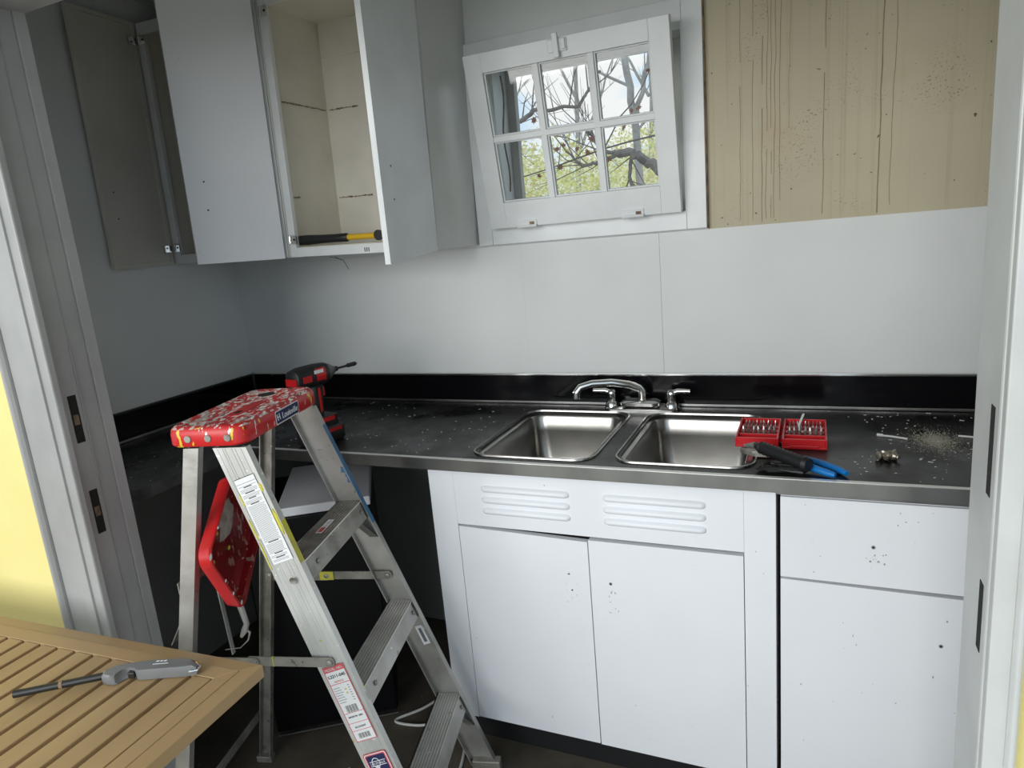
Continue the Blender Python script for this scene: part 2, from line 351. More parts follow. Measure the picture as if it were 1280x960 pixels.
# sash, hinge line at the bottom
SW, SH, ST = .645, .545, .034
tilt = math.asin(.105 / SH)
SM = Matrix.Translation((-.410, -.020, 1.548)) @ Matrix.Rotation(tilt, 4, 'X')
sash = MB()
def sb(x0, x1, z0, z1, y0=-.034, y1=0): sash.box(x0, x1, y0, y1, z0, z1, SM)
bt, br, bb = .058, .060, .085
sb(0, br, 0, SH); sb(SW - br, SW, 0, SH); sb(br, SW - br, 0, bb); sb(br, SW - br, SH - bt, SH)
iw, ih = SW - 2 * br, SH - bt - bb
for k in (1, 2): sb(br + iw * k / 3 - .009, br + iw * k / 3 + .009, bb, SH - bt, -.030, -.004)
sb(br, SW - br, bb + ih / 2 - .009, bb + ih / 2 + .009, -.031, -.003)
for i in range(3):                                                       # sticking around every light
    for k in range(2):
        x0 = br + iw * i / 3 + (.009 if i else 0); x1 = br + iw * (i + 1) / 3 - (.009 if i < 2 else 0)
        z0 = bb + ih * k / 2 + (.009 if k else 0); z1 = bb + ih * (k + 1) / 2 - (.009 if k < 1 else 0)
        sb(x0, x0 + .005, z0, z1, -.024, -.006); sb(x1 - .005, x1, z0, z1, -.024, -.006); sb(x0, x1, z0, z0 + .005, -.0235, -.0065); sb(x0, x1, z1 - .005, z1, -.0235, -.0065)
sh = tag(sash.build('sash', WINW, win, bevel=.0015), kind='structure')
c = MB(); c.box(br, SW - br, -.016, -.013, bb, SH - bt, SM); tag(c.build('pane', GLASS, win), kind='structure')
c = MB(); T = SM
c.box(.285, .345, -.040, -.034, SH - .040, SH - .004, T).box(.305, .322, -.052, -.040, SH - .055, SH + .012, T).box(.330, .342, -.046, -.040, SH - .035, SH - .006, T)
tag(c.build('latch', WINW, sh, bevel=.002), kind='structure')
c = MB()
for x0 in (.10, .46):
    c.box(x0, x0 + .07, -.0385, -.034, .002, .022, T); c.cyl(T @ Vector((x0, -.040, .002)), T @ Vector((x0 + .07, -.040, .002)), .005, k=8)
    c.m(RUST).box(x0 + .045, x0 + .062, -.0395, -.0380, .006, .016, T); c.m(WINW)
tag(c.build('hinge', WINW, sh), kind='structure')
# small chain hanging at the left side of the opening
c = MB(); c.tube([(WX0 + .03 + .006 * math.sin(i * .7), .10, 2.06 - i * .03) for i in range(14)], .003, 6); tag(c.build('sash_chain', RUST, win), kind='structure')

# ------------------------------------------------------------------ outdoors beyond the window
HM = MB(); pts = []
gx, gy = 26, 8; V = []
for j_ in range(gy + 1):
    for i_ in range(gx + 1):
        x = -26 + i_ * 1.8; y = 16 + j_ * 2.0; z = -.6 + 5.0 * (1 - math.exp(-j_ * .75)) + .5 * math.sin(i_ * 1.3 + j_) + .02 * x
        V.append(HM.b.verts.new((x, y, z)))
for j_ in range(gy):
    for i_ in range(gx):
        a = j_ * (gx + 1) + i_; HM.face([V[a], V[a + 1], V[a + gx + 2], V[a + gx + 1]])
tag(HM.build('hillside', HILL, smooth=True), 'pale wooded slope far beyond the window', kind='structure')
FB = MB()
for _ in range(48000):
    y = random.uniform(7, 14); x = random.uniform(-1.05, -.15) * (y + 2.24) * .62 + .6 + random.uniform(-.6, .6)
    top = 1.52 + .118 * (y + 2.24) + .30 * math.sin(x * 1.7 + y) + .2 * math.sin(x * 4.1)
    z = -.5 + (top + .5) * random.random() ** .8
    s_ = random.uniform(.018, .048); p = Vector((x, y, z)); a = Vector((random.gauss(0, 1), random.gauss(0, 1), random.gauss(0, 1))).normalized(); c_ = a.cross(Vector((random.gauss(0, 1), random.gauss(0, 1), random.gauss(0, 1)))).normalized()
    FB.face([FB.b.verts.new(q) for q in (p - a * s_, p + c_ * s_ * .6, p + a * s_, p - c_ * s_ * .6)])
tag(FB.build('autumn_undergrowth', FOL, recalc=False), 'yellow-green autumn undergrowth filling the lower half of the window view', 'undergrowth', kind='stuff')
def wiggle(pts, r0, r1, n=6, amp=.03):
    out = []; P = [Vector(p) for p in pts]
    for a, b_ in zip(P, P[1:]):
        for i in range(n): out.append(a.lerp(b_, i / n) + Vector((random.uniform(-amp, amp), random.uniform(-amp, amp), random.uniform(-amp, amp))))
    out.append(P[-1]); k = len(out) - 1
    return out, [r0 + (r1 - r0) * i / k for i in range(k + 1)]
def tree(name, label, trunk, r0, r1, boughs, loc, seed):
    random.seed(seed); t = thing(name, label, 'tree', loc)
    mb = MB(); mb.tube(*wiggle(trunk, r0, r1, 5, r0 * .25), k=8); B_ = PBARK if 'pale' in label or 'bare' in label else BARK; mb.build('trunk', B_, t, smooth=True)
    for bp_, a, c_ in boughs:
        mb = MB(); mb.tube(*wiggle(bp_, a, c_, 5, a * .5), k=6); P = [Vector(q) for q in bp_]
        for _ in range(8):
            i = random.randrange(len(P) - 1); s0 = P[i].lerp(P[i + 1], random.random()); d = (P[i + 1] - P[i]).normalized()
            dd = (d + Vector((random.uniform(-.9, .9), random.uniform(-.4, .4), random.uniform(-.2, 1.1)))).normalized() * random.uniform(.3, .9)
            mid = s0 + dd * .5 + Vector((random.uniform(-.06, .06), 0, random.uniform(-.06, .06)))
            mb.tube([s0, mid, s0 + dd], [a * .30, a * .20, a * .08], 5)
            for __ in range(2): mb.tube([mid, mid + dd * .35 + Vector((random.uniform(-.2, .2), 0, random.uniform(-.1, .25)))], [a * .16, a * .06], 4)
        mb.build('bough', B_, t, smooth=True)
    return t
tree('leaning_tree', 'dark leaning tree trunk crossing the lower right panes', [(-.25, 5, -.6), (-.45, 5, .8), (-.55, 5, 1.6), (-.72, 5, 1.88), (-.9, 5, 2.09), (-1.06, 5, 2.21), (-1.25, 5, 2.24)], .075, .04,
     [([(-1.25, 5, 2.24), (-1.40, 5, 2.27), (-1.5, 5, 2.45), (-1.62, 5, 2.56)], .025, .012), ([(-1.25, 5, 2.24), (-1.47, 5, 2.17), (-1.62, 5, 2.16), (-1.80, 5, 2.33)], .024, .012), ([(-1.1, 5, 2.2), (-1.15, 5.1, 2.0), (-1.12, 5.2, 1.6)], .022, .018)], (-.25, 5, -.6), 3)
tree('pale_twin_tree', 'pale upright twin trunks in the upper right panes', [(-1.0, 6.2, -.6), (-1.25, 6.2, 1.2), (-1.33, 6.2, 2.6), (-1.40, 6.2, 3.4), (-1.5, 6.2, 4.8)], .055, .035,
     [([(-1.33, 6.2, 2.7), (-1.2, 6.2, 3.1), (-1.05, 6.2, 3.6), (-.9, 6.2, 4.4)], .032, .018), ([(-1.38, 6.2, 3.1), (-1.8, 6.2, 3.35), (-2.3, 6.2, 3.9)], .02, .01), ([(-1.3, 6.2, 2.6), (-.9, 6.2, 2.9), (-.5, 6.2, 3.4)], .016, .008)], (-1.0, 6.2, -.6), 5)
tree('arching_tree', 'slender tree whose dark limb arches across the upper left panes', [(-3.4, 5.2, -.6), (-3.2, 5.2, 1.2), (-2.95, 5.2, 2.4)], .10, .06,
     [([(-2.95, 5.2, 2.4), (-2.4, 5.2, 2.72), (-2.2, 5.2, 2.82), (-1.95, 5.2, 2.80), (-1.68, 5.2, 2.80), (-1.60, 5.2, 2.90), (-1.43, 5.2, 3.10)], .03, .012), ([(-2.95, 5.2, 2.4), (-2.75, 5.2, 3.0), (-2.3, 5.2, 3.6)], .022, .010), ([(-2.5, 5.2, 2.7), (-2.45, 5.2, 2.3), (-2.5, 5.2, 2.0)], .018, .012)], (-3.4, 5.2, -.6), 9)
def far_tree(i, x, y, h):
    tree('bare_tree', ['thin bare tree beyond the left panes of the window', 'thin bare tree beyond the middle panes of the window', 'thin bare tree farthest right beyond the window'][i], [(x, y, -.6), (x + .2, y, h * .5), (x + .1, y, h)], .09, .02,
         [([(x + .15, y, h * (.35 + .15 * k)), (x + .15 + .7 * (-1) ** k, y, h * (.5 + .15 * k)), (x + .15 + 1.2 * (-1) ** k, y, h * (.62 + .15 * k))], .04, .01) for k in range(4)], (x, y, -.6), 20 + i)
for i, (x, y, h) in enumerate(((-7.4, 15, 9), (-5.0, 15.2, 9.5), (-3.2, 15.4, 9))): far_tree(i, x, y, h)
random.seed(11)
tw = thing('maple_twig', 'thin near twig with reddish-brown autumn leaves outside the window', 'twig', (-.9, 1.6, 1.8))
mb = MB()
mb.tube([(-1.6, 1.6, 1.78), (-.94, 1.6, 1.84), (-.76, 1.6, 1.87), (-.62, 1.6, 1.9), (-.45, 1.6, 1.935), (-.3, 1.6, 1.955), (-.14, 1.6, 1.97), (.3, 1.62, 1.99), (.9, 1.7, 2.1)], [.004, .004, .004, .005, .005, .005, .006, .007, .010], 6)
mb.tube([(.9, 1.7, 2.1), (1.0, 1.8, 1.0), (1.0, 1.8, -.6)], [.012, .02, .03], 8)
mb.tube([(-.45, 1.6, 1.935), (-.35, 1.6, 2.09), (-.29, 1.6, 2.14), (-.22, 1.6, 2.23), (-.15, 1.6, 2.36)], [.004, .004, .003, .003, .002], 6)
mb.tube([(-.62, 1.6, 1.9), (-.53, 1.6, 1.98)], [.003, .002], 5); mb.tube([(-.72, 1.6, 1.88), (-.70, 1.6, 1.99)], [.003, .002], 5)
mb.build('twig_stem', BARK, tw, smooth=True)
star = [(0, 1), (.12, .55), (.42, .72), (.36, .38), (.85, .42), (.5, .12), (.62, -.25), (.22, -.15), (0, -.45), (-.22, -.15), (-.62, -.25), (-.5, .12), (-.85, .42), (-.36, .38), (-.42, .72), (-.12, .55)]
for (x, z) in ((-.76, 1.99), (-.72, 1.97), (-.68, 1.985), (-.52, 1.99), (-.48, 1.975), (-.19, 2.29), (-.16, 2.26), (-.145, 2.31), (-.29, 2.11), (-.25, 2.12), (-.54, 1.93), (-.71, 1.87), (-.43, 1.87), (-.85, 2.14), (-.84, 1.83), (-.60, 1.95), (-.33, 2.03)):
    g = MB(); s_ = random.uniform(.018, .032); A = Matrix.Rotation(random.uniform(0, 6.28), 4, 'Y') @ Matrix.Rotation(random.uniform(-.8, .8), 4, 'X')
    lo = [[Vector((x, 1.59, z)) + A @ Vector((a * s_, dy + .1 * s_ * abs(a), b_ * s_)) for a, b_ in star] for dy in (0, .001)]
    g.loft(lo); g.build('leaf', LEAFR, tw)

# ------------------------------------------------------------------ worktop (L-shaped, black laminate, steel edge)
ct = thing('countertop', 'L-shaped black laminate worktop with steel edge band and black backsplash', 'countertop', (0, -.3, CZ))
DF = -.639; XLC = -1.112
BOWLS = ((-.300, .072, -.600, -.112), (.120, .480, -.592, -.112))
g = MB(); outer = [(XL + .002, YD1 + .008), (XLC, YD1 + .008), (XLC, DF), (XR - .002, DF), (XR - .002, -.002), (XL + .002, -.002)]
edges = []
for lp in [outer] + [rrect(a + .012, b_ - .012, c_ + .012, d_ - .012, .06) for a, b_, c_, d_ in BOWLS]:
    vs = [g.b.verts.new((p[0], p[1], CZ)) for p in lp]
    for i in range(len(vs)): edges.append(g.b.edges.new((vs[i], vs[(i + 1) % len(vs)])))
bmesh.ops.triangle_fill(g.b, use_beauty=True, use_dissolve=False, edges=edges)
ex = bmesh.ops.extrude_face_region(g.b, geom=list(g.b.faces)); bmesh.ops.translate(g.b, vec=(0, 0, -.028), verts=[v for v in ex['geom'] if isinstance(v, bmesh.types.BMVert)])
g.build('counter_surface', LAM, ct)
g = MB(); g.box(XLC - .004, XR - .002, DF - .004, DF + .0, CZ - .034, CZ + .0015)
g.box(.53, XR - .002, DF + .002, DF + .008, CZ - .040, CZ - .035)
eb = g.build('edge_band', EDGE, ct, bevel=.0012)
g = MB(); g.box(XLC - .004, XR - .002, DF - .0045, DF + .008, CZ + .0017, CZ + .0026); g.build('highlight_lip', HILITE, eb)  # thin bright strip paints the highlight along the steel lip
g = MB(); g.box(XLC, XLC + .004, YD1 + .008, DF - .004, CZ - .030, CZ + .0015); g.box(XLC - .012, XLC, YD1 + .008, DF - .004, CZ + .0003, CZ + .002)
g.build('edge_band', mat('dark_edge_band', (.16, .16, .155), (.05, .05, .05), sc=10, rough=.4, metal=.8), ct)  # darker metal tone for the left leg's edge band
g = MB(); g.box(XL + .002, XR - .002, -.014, -.001, CZ, 1.016); g.box(XL + .001, XL + .014, YD1 + .008, -.014, CZ, 1.016); g.build('backsplash', BLKGL, ct)
g = MB(); g.box(XL + .002, XR - .002, -.019, -.001, 1.0165, 1.0265); g.build('top_trim_strip', CHROME, ct, bevel=.003)
g = MB(); g.box(XL + .001, XL + .018, YD1 + .008, -.019, 1.0165, 1.0235); g.build('top_trim_strip', BLACK, ct, bevel=.002)
g = MB(); g.box(XL + .014, XR - .002, -.021, -.0145, CZ + .0005, CZ + .010); g.box(XL + .0145, XL + .021, YD1 + .008, -.021, CZ + .0005, CZ + .010); g.build('cove_strip', EDGE, ct, bevel=.002)
g = MB(); g.box(XL + .014, XL + .020, -.020, -.014, CZ + .01, 1.03); g.build('corner_strip', EDGE, ct, bevel=.001)

# sink
sk = thing('double_sink', 'stainless steel double-bowl sink let into the black worktop', 'sink', (.09, -.35, CZ))
for a, b_, c_, d_ in BOWLS:
    def R(i, r, z): return [Vector((p[0], p[1], z)) for p in rrect(a + i, b_ - i, c_ + i, d_ - i, max(r, .01))]
    g = MB(); g.loft([R(0, .060, CZ + .0005), R(.001, .059, CZ + .0045), R(.005, .057, CZ + .005), R(.008, .055, CZ - .006), R(.025, .046, CZ - .009), R(.027, .045, CZ - .0075), R(.030, .044, CZ - .012), R(.034, .046, CZ - .06), R(.040, .05, CZ - .150), R(.050, .05, CZ - .168), R(.072, .04, CZ - .174)], cap0=False)
    mx_, my = (a + b_) / 2, (c_ + d_) / 2
    o = g.build('basin', STEEL, sk, smooth=True)
    g = MB(); g.lathe((mx_, my, CZ - .174), [(.045, .0005), (.043, .003), (.034, .003), (.030, .0008), (.006, .0008), (.004, .006), (.0, .0065)], 24); g.build('drain', CHROME, o, smooth=True)

# faucet
fx, fy = .085, -.062
fc = thing('kitchen_faucet', 'chrome two-handle kitchen faucet with low arched spout', 'faucet', (fx, fy, CZ))
g = MB(); g.loft([[Vector((p[0], p[1], z)) for p in rrect(fx - .125 + i, fx + .125 - i, fy - .026 + i, fy + .026 - i, .024 - i * .5)] for i, z in ((0, CZ + .0005), (0, CZ + .006), (.006, CZ + .013))]); g.build('base_plate', CHROME, fc, smooth=True)
g = MB(); g.loft([[Vector((p[0], p[1], z)) for p in rrect(fx - .066 + i, fx + .066 - i, fy - .042 + i, fy + .02 - i, .025 - i * .4)] for i, z in ((.006, CZ + .014), (0, CZ + .020), (0, CZ + .030), (.008, CZ + .036))]); g.build('spout_body', mat('worn_chrome', (.45, .45, .44), rough=.25, metal=1), fc, smooth=True)
for s_ in (-1, 1):
    hx = fx + s_ * .100
    g = MB(); g.lathe((hx, fy, CZ + .010), [(.023, 0), (.021, .012), (.015, .018), (.014, .036), (.016, .040), (.016, .050), (.011, .056), (0, .057)], 18); hd = g.build('handle', CHROME, fc, smooth=True)
    g = MB(); g.tube([(hx, fy, CZ + .056), (hx + s_ * .022, fy - .003, CZ + .064), (hx + s_ * .062, fy - .006, CZ + .064)], [.009, .009, .0075], 10); g.build('lever', CHROME, hd, smooth=True)
g = MB(); pts = []
sp0 = Vector((fx + .005, fy - .005, CZ + .034)); tip = Vector((-.112, -.155, CZ + .068))
P4 = [sp0, sp0 + Vector((0, 0, .03)), sp0 + Vector((-.010, -.004, .040)), sp0 + Vector((-.040, -.020, .056)), sp0 + Vector((-.09, -.042, .068)), sp0 + Vector((-.150, -.066, .069)), sp0 + Vector((-.186, -.082, .060)), sp0 + Vector((-.198, -.088, .042))]
g.tube(P4, [.015, .0145, .014, .0135, .0125, .012, .012, .0125], 14); so = g.build('spout', CHROME, fc, smooth=True)
g = MB(); e = P4[-1]; g.cyl(e + Vector((0, 0, .002)), e + Vector((-.002, -.001, -.018)), .0135, k=16); g.build('aerator', CHROME, so, smooth=True)

# ------------------------------------------------------------------ base cabinets
YF = -.622
def screw_hole(mb, x, z, y=YF): mb.m(INKG).lathe((x, y - .0006, z), [(.0048, .0), (.0048, .0004)], 10, 'y'); mb.m(HOLE).lathe((x, y - .0012, z), [(.0026, 0), (.0026, .0004)], 10, 'y')
def scuffs(mb, x0, x1, z0, z1, n, y=YF):
    mb.m(INKG)
    for _ in range(n):
        x, z = random.uniform(x0, x1), random.uniform(z0, z1); s_ = random.uniform(.001, .003); mb.box(x, x + s_ * random.uniform(.3, 1.5), y - .0008, y - .0002, z, z + s_ * random.uniform(.4, 2))
sc_ = thing('sink_base_cabinet', 'white steel sink base cabinet with two doors and pressed louvres', 'cabinet', (.055, -.33, ZF))
x0, x1 = -.4214, .528
g = MB(); g.box(x0, x0 + .02, YF, -.02, .06, CZ - .0345); g.box(x1 - .02, x1, YF + .02, -.02, .06, CZ - .0345); g.box(x0 + .02, x1 - .02, YF + .022, -.02, .06, .08)
g.box(x0 + .02, -.3400, YF, YF + .02, .06, CZ - .0345); g.box(.4555, x1, YF, YF + .02, .06, CZ - .0345)
g.box(-.3395, .4550, YF, YF + .02, .7105, CZ - .0345)
g.m(BLACK).box(x0 + .03, x1 - .03, YF + .06, YF + .075, ZF, .0595); g.box(-.336, .45, YF + .03, YF + .034, .08, .70)
body = g.build('body', CABIN, sc_)
g = MB()
for xa, xb in ((-.252, .010), (.104, .366)):
    for k in range(3):
        z = .826 - k * .0330
        prof = [(0, -.010), (.0045, -.0085), (.0085, -.003), (.0085, .002), (.0045, .008), (0, .010)]
        L_ = []
        for xx, sc2 in ((xa, .15), (xa + .004, .65), (xa + .012, 1), (xb - .012, 1), (xb - .004, .65), (xb, .15)):
            L_.append([Vector((xx, YF - .0002 - d * sc2 * 1.3, z + h * (.4 + .6 * sc2))) for d, h in prof])
        g.loft(L_)
g.build('louvre', CABIN, body, smooth=True)
g = MB(); g.m(CABIN).box(-.3375, .0525, YF - .001, YF + .018, .064, .7040, lambda p: Vector((p.x, p.y, p.z - (.010 * (p.x + .3375) / .39 if p.z > .4 else 0))))
screw_hole(g, -.006, .593); screw_hole(g, .0, .545); scuffs(g, -.02, .02, .50, .6, 10, YF - .001); g.build('door', CABIN, sc_, bevel=.0012)
g = MB(); g.m(CABIN).box(.0560, .4535, YF - .003, YF + .018, .064, .7010); screw_hole(g, .112, .580, YF - .003); scuffs(g, .10, .13, .48, .56, 14, YF - .003); g.build('door', CABIN, sc_, bevel=.0012)
rc = thing('drawer_base_cabinet', 'white base cabinet at the right with one drawer above a door', 'cabinet', (.9, -.33, ZF))
g = MB(); g.box(.5385, .556, YF + .02, -.02, .06, CZ - .041); g.box(.9400, 1.296, YF, YF + .02, .06, CZ - .041); g.box(1.28, 1.296, YF + .02, -.02, .06, CZ - .041); g.box(.556, 1.28, YF + .022, -.02, .06, .08)
g.box(.5385, .9395, YF + .002, YF + .02, .8660, CZ - .041)
g.build('body', CABIN, rc)
g = MB(); g.box(.60, 1.27, YF + .06, YF + .075, ZF, .0595); g.box(.56, .935, YF + .021, YF + .024, .08, .86); g.build('toe_kick', BLACK, rc)
g = MB(); g.m(CABIN).box(.5385, .9380, YF - .004, YF + .018, .6600, .8650); screw_hole(g, .735, .757, YF - .004); scuffs(g, .72, .76, .70, .745, 14, YF - .004); scuffs(g, .56, .92, .67, .86, 12, YF - .004); g.build('drawer', CABIN, rc, bevel=.0012)
g = MB(); g.m(CABIN).box(.5385, .9320, YF - .002, YF + .018, .064, .6530, lambda p: Vector((p.x, p.y, p.z - (.004 * (p.x - .5385) / .39 if p.z > .4 else 0)))); screw_hole(g, .876, .529, YF - .002); scuffs(g, .56, .92, .1, .6, 14, YF - .002); g.build('door', CABIN, rc, bevel=.0012)

# black cooler box / mini fridge turned into the corner
fa = math.atan2(.56, .83)
fr = thing('mini_fridge', 'black mini fridge with pale grey top standing askew under the worktop', 'fridge', (-.690, -.565, ZF), (0, 0, fa), world=False)
g = MB(); g.box(-.40, 0, .045, .42, .0, .772); g.build('body', BLKFR, fr, bevel=.004)
g = MB(); g.box(-.40, 0, .0, .040, .02, .770); g.build('door', BLKFR, fr, bevel=.006)
g = MB(); g.box(-.285, .004, -.004, .42, .7725, .802); g.build('lid', GREYBOX, fr, bevel=.004)
g = MB(); g.box(-.40, 0, -.0015, .002, .006, .010); g.build('door_trim', mat('dull_strip', (.2, .2, .19), rough=.4, metal=.6), fr)

# ------------------------------------------------------------------ wall cabinets (hang a touch out of level)
def wcab(label, x0, x1, doors, extra=None, glossy=False):
    t = thing('wall_cabinet', label, 'cabinet', (-1.65, 0, 1.521), (0, .024, 0), world=False)
    H = .848; D_ = -.305; th = .014
    g = MB(); g.mats = [CREAM, CABIN, CABGLOSS]
    g.mi = 0; g.box(x0 + th, x1 - th, -.012, -.001, .0, H); g.box(x0 + th, x1 - th, D_ + .018, -.012, .022, .034); g.box(x0 + th, x1 - th, D_ + .018, -.012, H - .03, H - .018)
    g.box(x0 + th * .5, x0 + th, D_ + .018, -.001, 0, H); g.box(x1 - th, x1 - th * .5, D_ + .018, -.001, 0, H)
    g.mi = 2; g.box(x0, x0 + th * .5, D_, -.001, 0, H); g.box(x1 - th * .5, x1, D_, -.001, 0, H)
    g.mi = 1; g.box(x0 + th, x1 - th, D_ + .018, -.012, 0, .021); g.box(x0 + th, x1 - th, D_ + .018, -.012, H - .017, H)
    body = g.build('carcass', None, t)
    g = MB(); g.box(x0 + .0075, x0 + .036, D_, D_ + .018, 0, H); g.box(x1 - .036, x1 - .0075, D_, D_ + .018, 0, H); g.box(x0 + .036, x1 - .036, D_, D_ + .018, 0, .032); g.box(x0 + .036, x1 - .036, D_, D_ + .018, H - .040, H)
    ff = g.build('face_frame', WINW, t, bevel=.0015)
    for hx, z_, s_ in ((x0 + .030, .045, 1), (x0 + .030, .775, 1), (x1 - .030, .045, -1), (x1 - .030, .775, -1)):
        g = MB(); g.box(hx - .012, hx + .012, D_ - .004, D_ + .001, z_, z_ + .030); g.cyl((hx - s_ * .012, D_ - .006, z_ + .003), (hx - s_ * .012, D_ - .006, z_ + .027), .004, k=8); g.m(HOLE); g.lathe((hx + s_ * .004, D_ - .0052, z_ + .015), [(.004, 0), (.004, .0005)], 8, 'y')
        g.build('hinge', CHROME, t)
    for hx, s_, w_, ang, dz, pale in doors:
        # s_: +1 door runs to +x from its hinge when shut; ang: opening angle
        a = -s_ * ang; dx = Vector((math.cos(a) * s_, math.sin(a) * s_, 0)); nn = Vector((math.sin(a), -math.cos(a), 0))   # nn: outer face normal when shut = -y
        O = Vector((hx, D_ - .006, -.002))
        sag = dz
        lean = .024 if pale == 2 else 0
        fn = lambda p, O=O, dx=dx, nn=nn, sag=sag, w_=w_, lean=lean: O + dx * p.x + nn * p.y + Vector((0, -lean * p.z / .85, p.z - sag * p.x / w_))
        g = MB(); g.mats = [WINW if pale == 2 else (GREIGE if pale == 1 else CABIN), GREIGE]
        g.mi = 0; g.box(0, w_, .014, .018, 0, H + .004, fn); g.box(0, .014, 0, .014, 0, H + .004, fn); g.box(w_ - .014, w_, 0, .014, 0, H + .004, fn); g.box(.014, w_ - .014, 0, .014, 0, .014, fn); g.box(.014, w_ - .014, 0, .014, H - .010, H + .004, fn)
        g.mi = 1; g.box(.014, w_ - .014, .005, .0135, .014, H - .010, fn)
        g.mats.append(HOLE); g.mi = 2
        for zz in (.17, .26):
            g.box(w_ * .8 - .003, w_ * .8 + .002, .0175, .0186, zz * 1 , zz + .005, fn); g.box(w_ * .8 - .003, w_ * .8 + .002, .0042, .0052, zz, zz + .005, fn)
        d_ = g.build('door', None, t, bevel=.0012)
        g = MB()
        for zz in (.045, .775): g = MB(); g.box(.004, .040, -.003, .004, zz, zz + .026, fn); g.build('hinge_cup', CHROME, d_)
    if extra: extra(t, body)
    return t
def rough_lines(t, body):
    random.seed(4); g = MB(); g.mats = [RUST]
    for zz, n in ((.520, 34), (.205, 5)):
        for i in range(n):
            y = -.26 + .24 * i / 34; g.box(.5815, .5835, y, y + random.uniform(.003, .007), zz + random.uniform(-.003, .0), zz + random.uniform(.0005, .003))
    g.build('paint_ridge', RUST, body); g = MB(); g.mats = [RUST]
    for zz, xs in ((.520, .13), (.205, .40)):
        if zz < .5: g.build('paint_ridge', RUST, body); g = MB(); g.mats = [RUST]
        for i in range(26):
            x = .59 + (.15 if zz < .3 else .13) * i / 26; g.box(x, x + random.uniform(.003, .008), -.0145, -.0115, zz + random.uniform(-.002, .001), zz + random.uniform(.001, .005))
    g.build('paint_ridge', RUST, body)
    g = MB(); g.box(.588, 1.15, -.018, -.012, .70, .83); g.build('back_rail', CREAM, body)
    g = MB(); g.m(HOLE).box(.985, .998, -.3060, -.3045, .010, .021); g.build('catch_hole', HOLE, body)
    g = MB(); g.m(HOLE).box(.885, .888, -.3060, -.3045, .006, .020).box(.893, .896, -.3060, -.3045, .006, .020).box(.901, .904, -.3060, -.3045, .006, .020); g.build('catch_slot', HOLE, body)
wcab('left white wall cabinet in the dark corner, two doors swung open', .004, .562, [(.010, 1, .266, math.radians(85), .0, 1), (.545, -1, .284, math.radians(56), -.002, 0)])
wcab('right white wall cabinet by the window, one door swung open, cream inside', .565, 1.165, [(1.150, -1, .285, math.radians(91), .024, 2)], rough_lines)
wr = MB(); wr.tube([(-.93, -.28, 1.498), (-.90, -.285, 1.492), (-.87, -.29, 1.485), (-.86, -.29, 1.470), (-.852, -.29, 1.452)], .0009, 5); wr.tube([(-.91, -.28, 1.499), (-.89, -.285, 1.490), (-.875, -.29, 1.484)], .0009, 5)
tag(wr.build('loose_wire', INK), 'thin dark wire hanging under the open wall cabinet', 'wire')

# hammer lying in the open cabinet
hz = 1.5715
hm = thing('claw_hammer', 'hammer with black grip and yellow shaft lying in the open cabinet', 'hammer', (-.88, -.272, hz))
g = MB(); ring = [(0, .010), (.006, .0165), (.04, .0175), (.10, .0150), (.16, .0140), (.205, .0150), (.212, .012)]
g.tube([(-1.060 + a, -.272, hz - .0085 - .022 * a) for a, r in ring], [r for a, r in ring], 14); g.build('grip', BLACK, hm, smooth=True)
g = MB(); g.tube([(-.850, -.272, hz - .013), (-.70, -.272, hz - .0165)], [.010, .010], 12); g.build('shaft', YSHAFT, hm, smooth=True)
g = MB(); zc_ = hz - .016; g.cyl((-.700, -.305, zc_), (-.700, -.222, zc_), .0135); g.cyl((-.700, -.313, zc_), (-.700, -.305, zc_), .017); g.box(-.712, -.688, -.222, -.175, zc_ - .006, zc_ + .012); g.build('hammer_head', BLACK, hm, smooth=True)

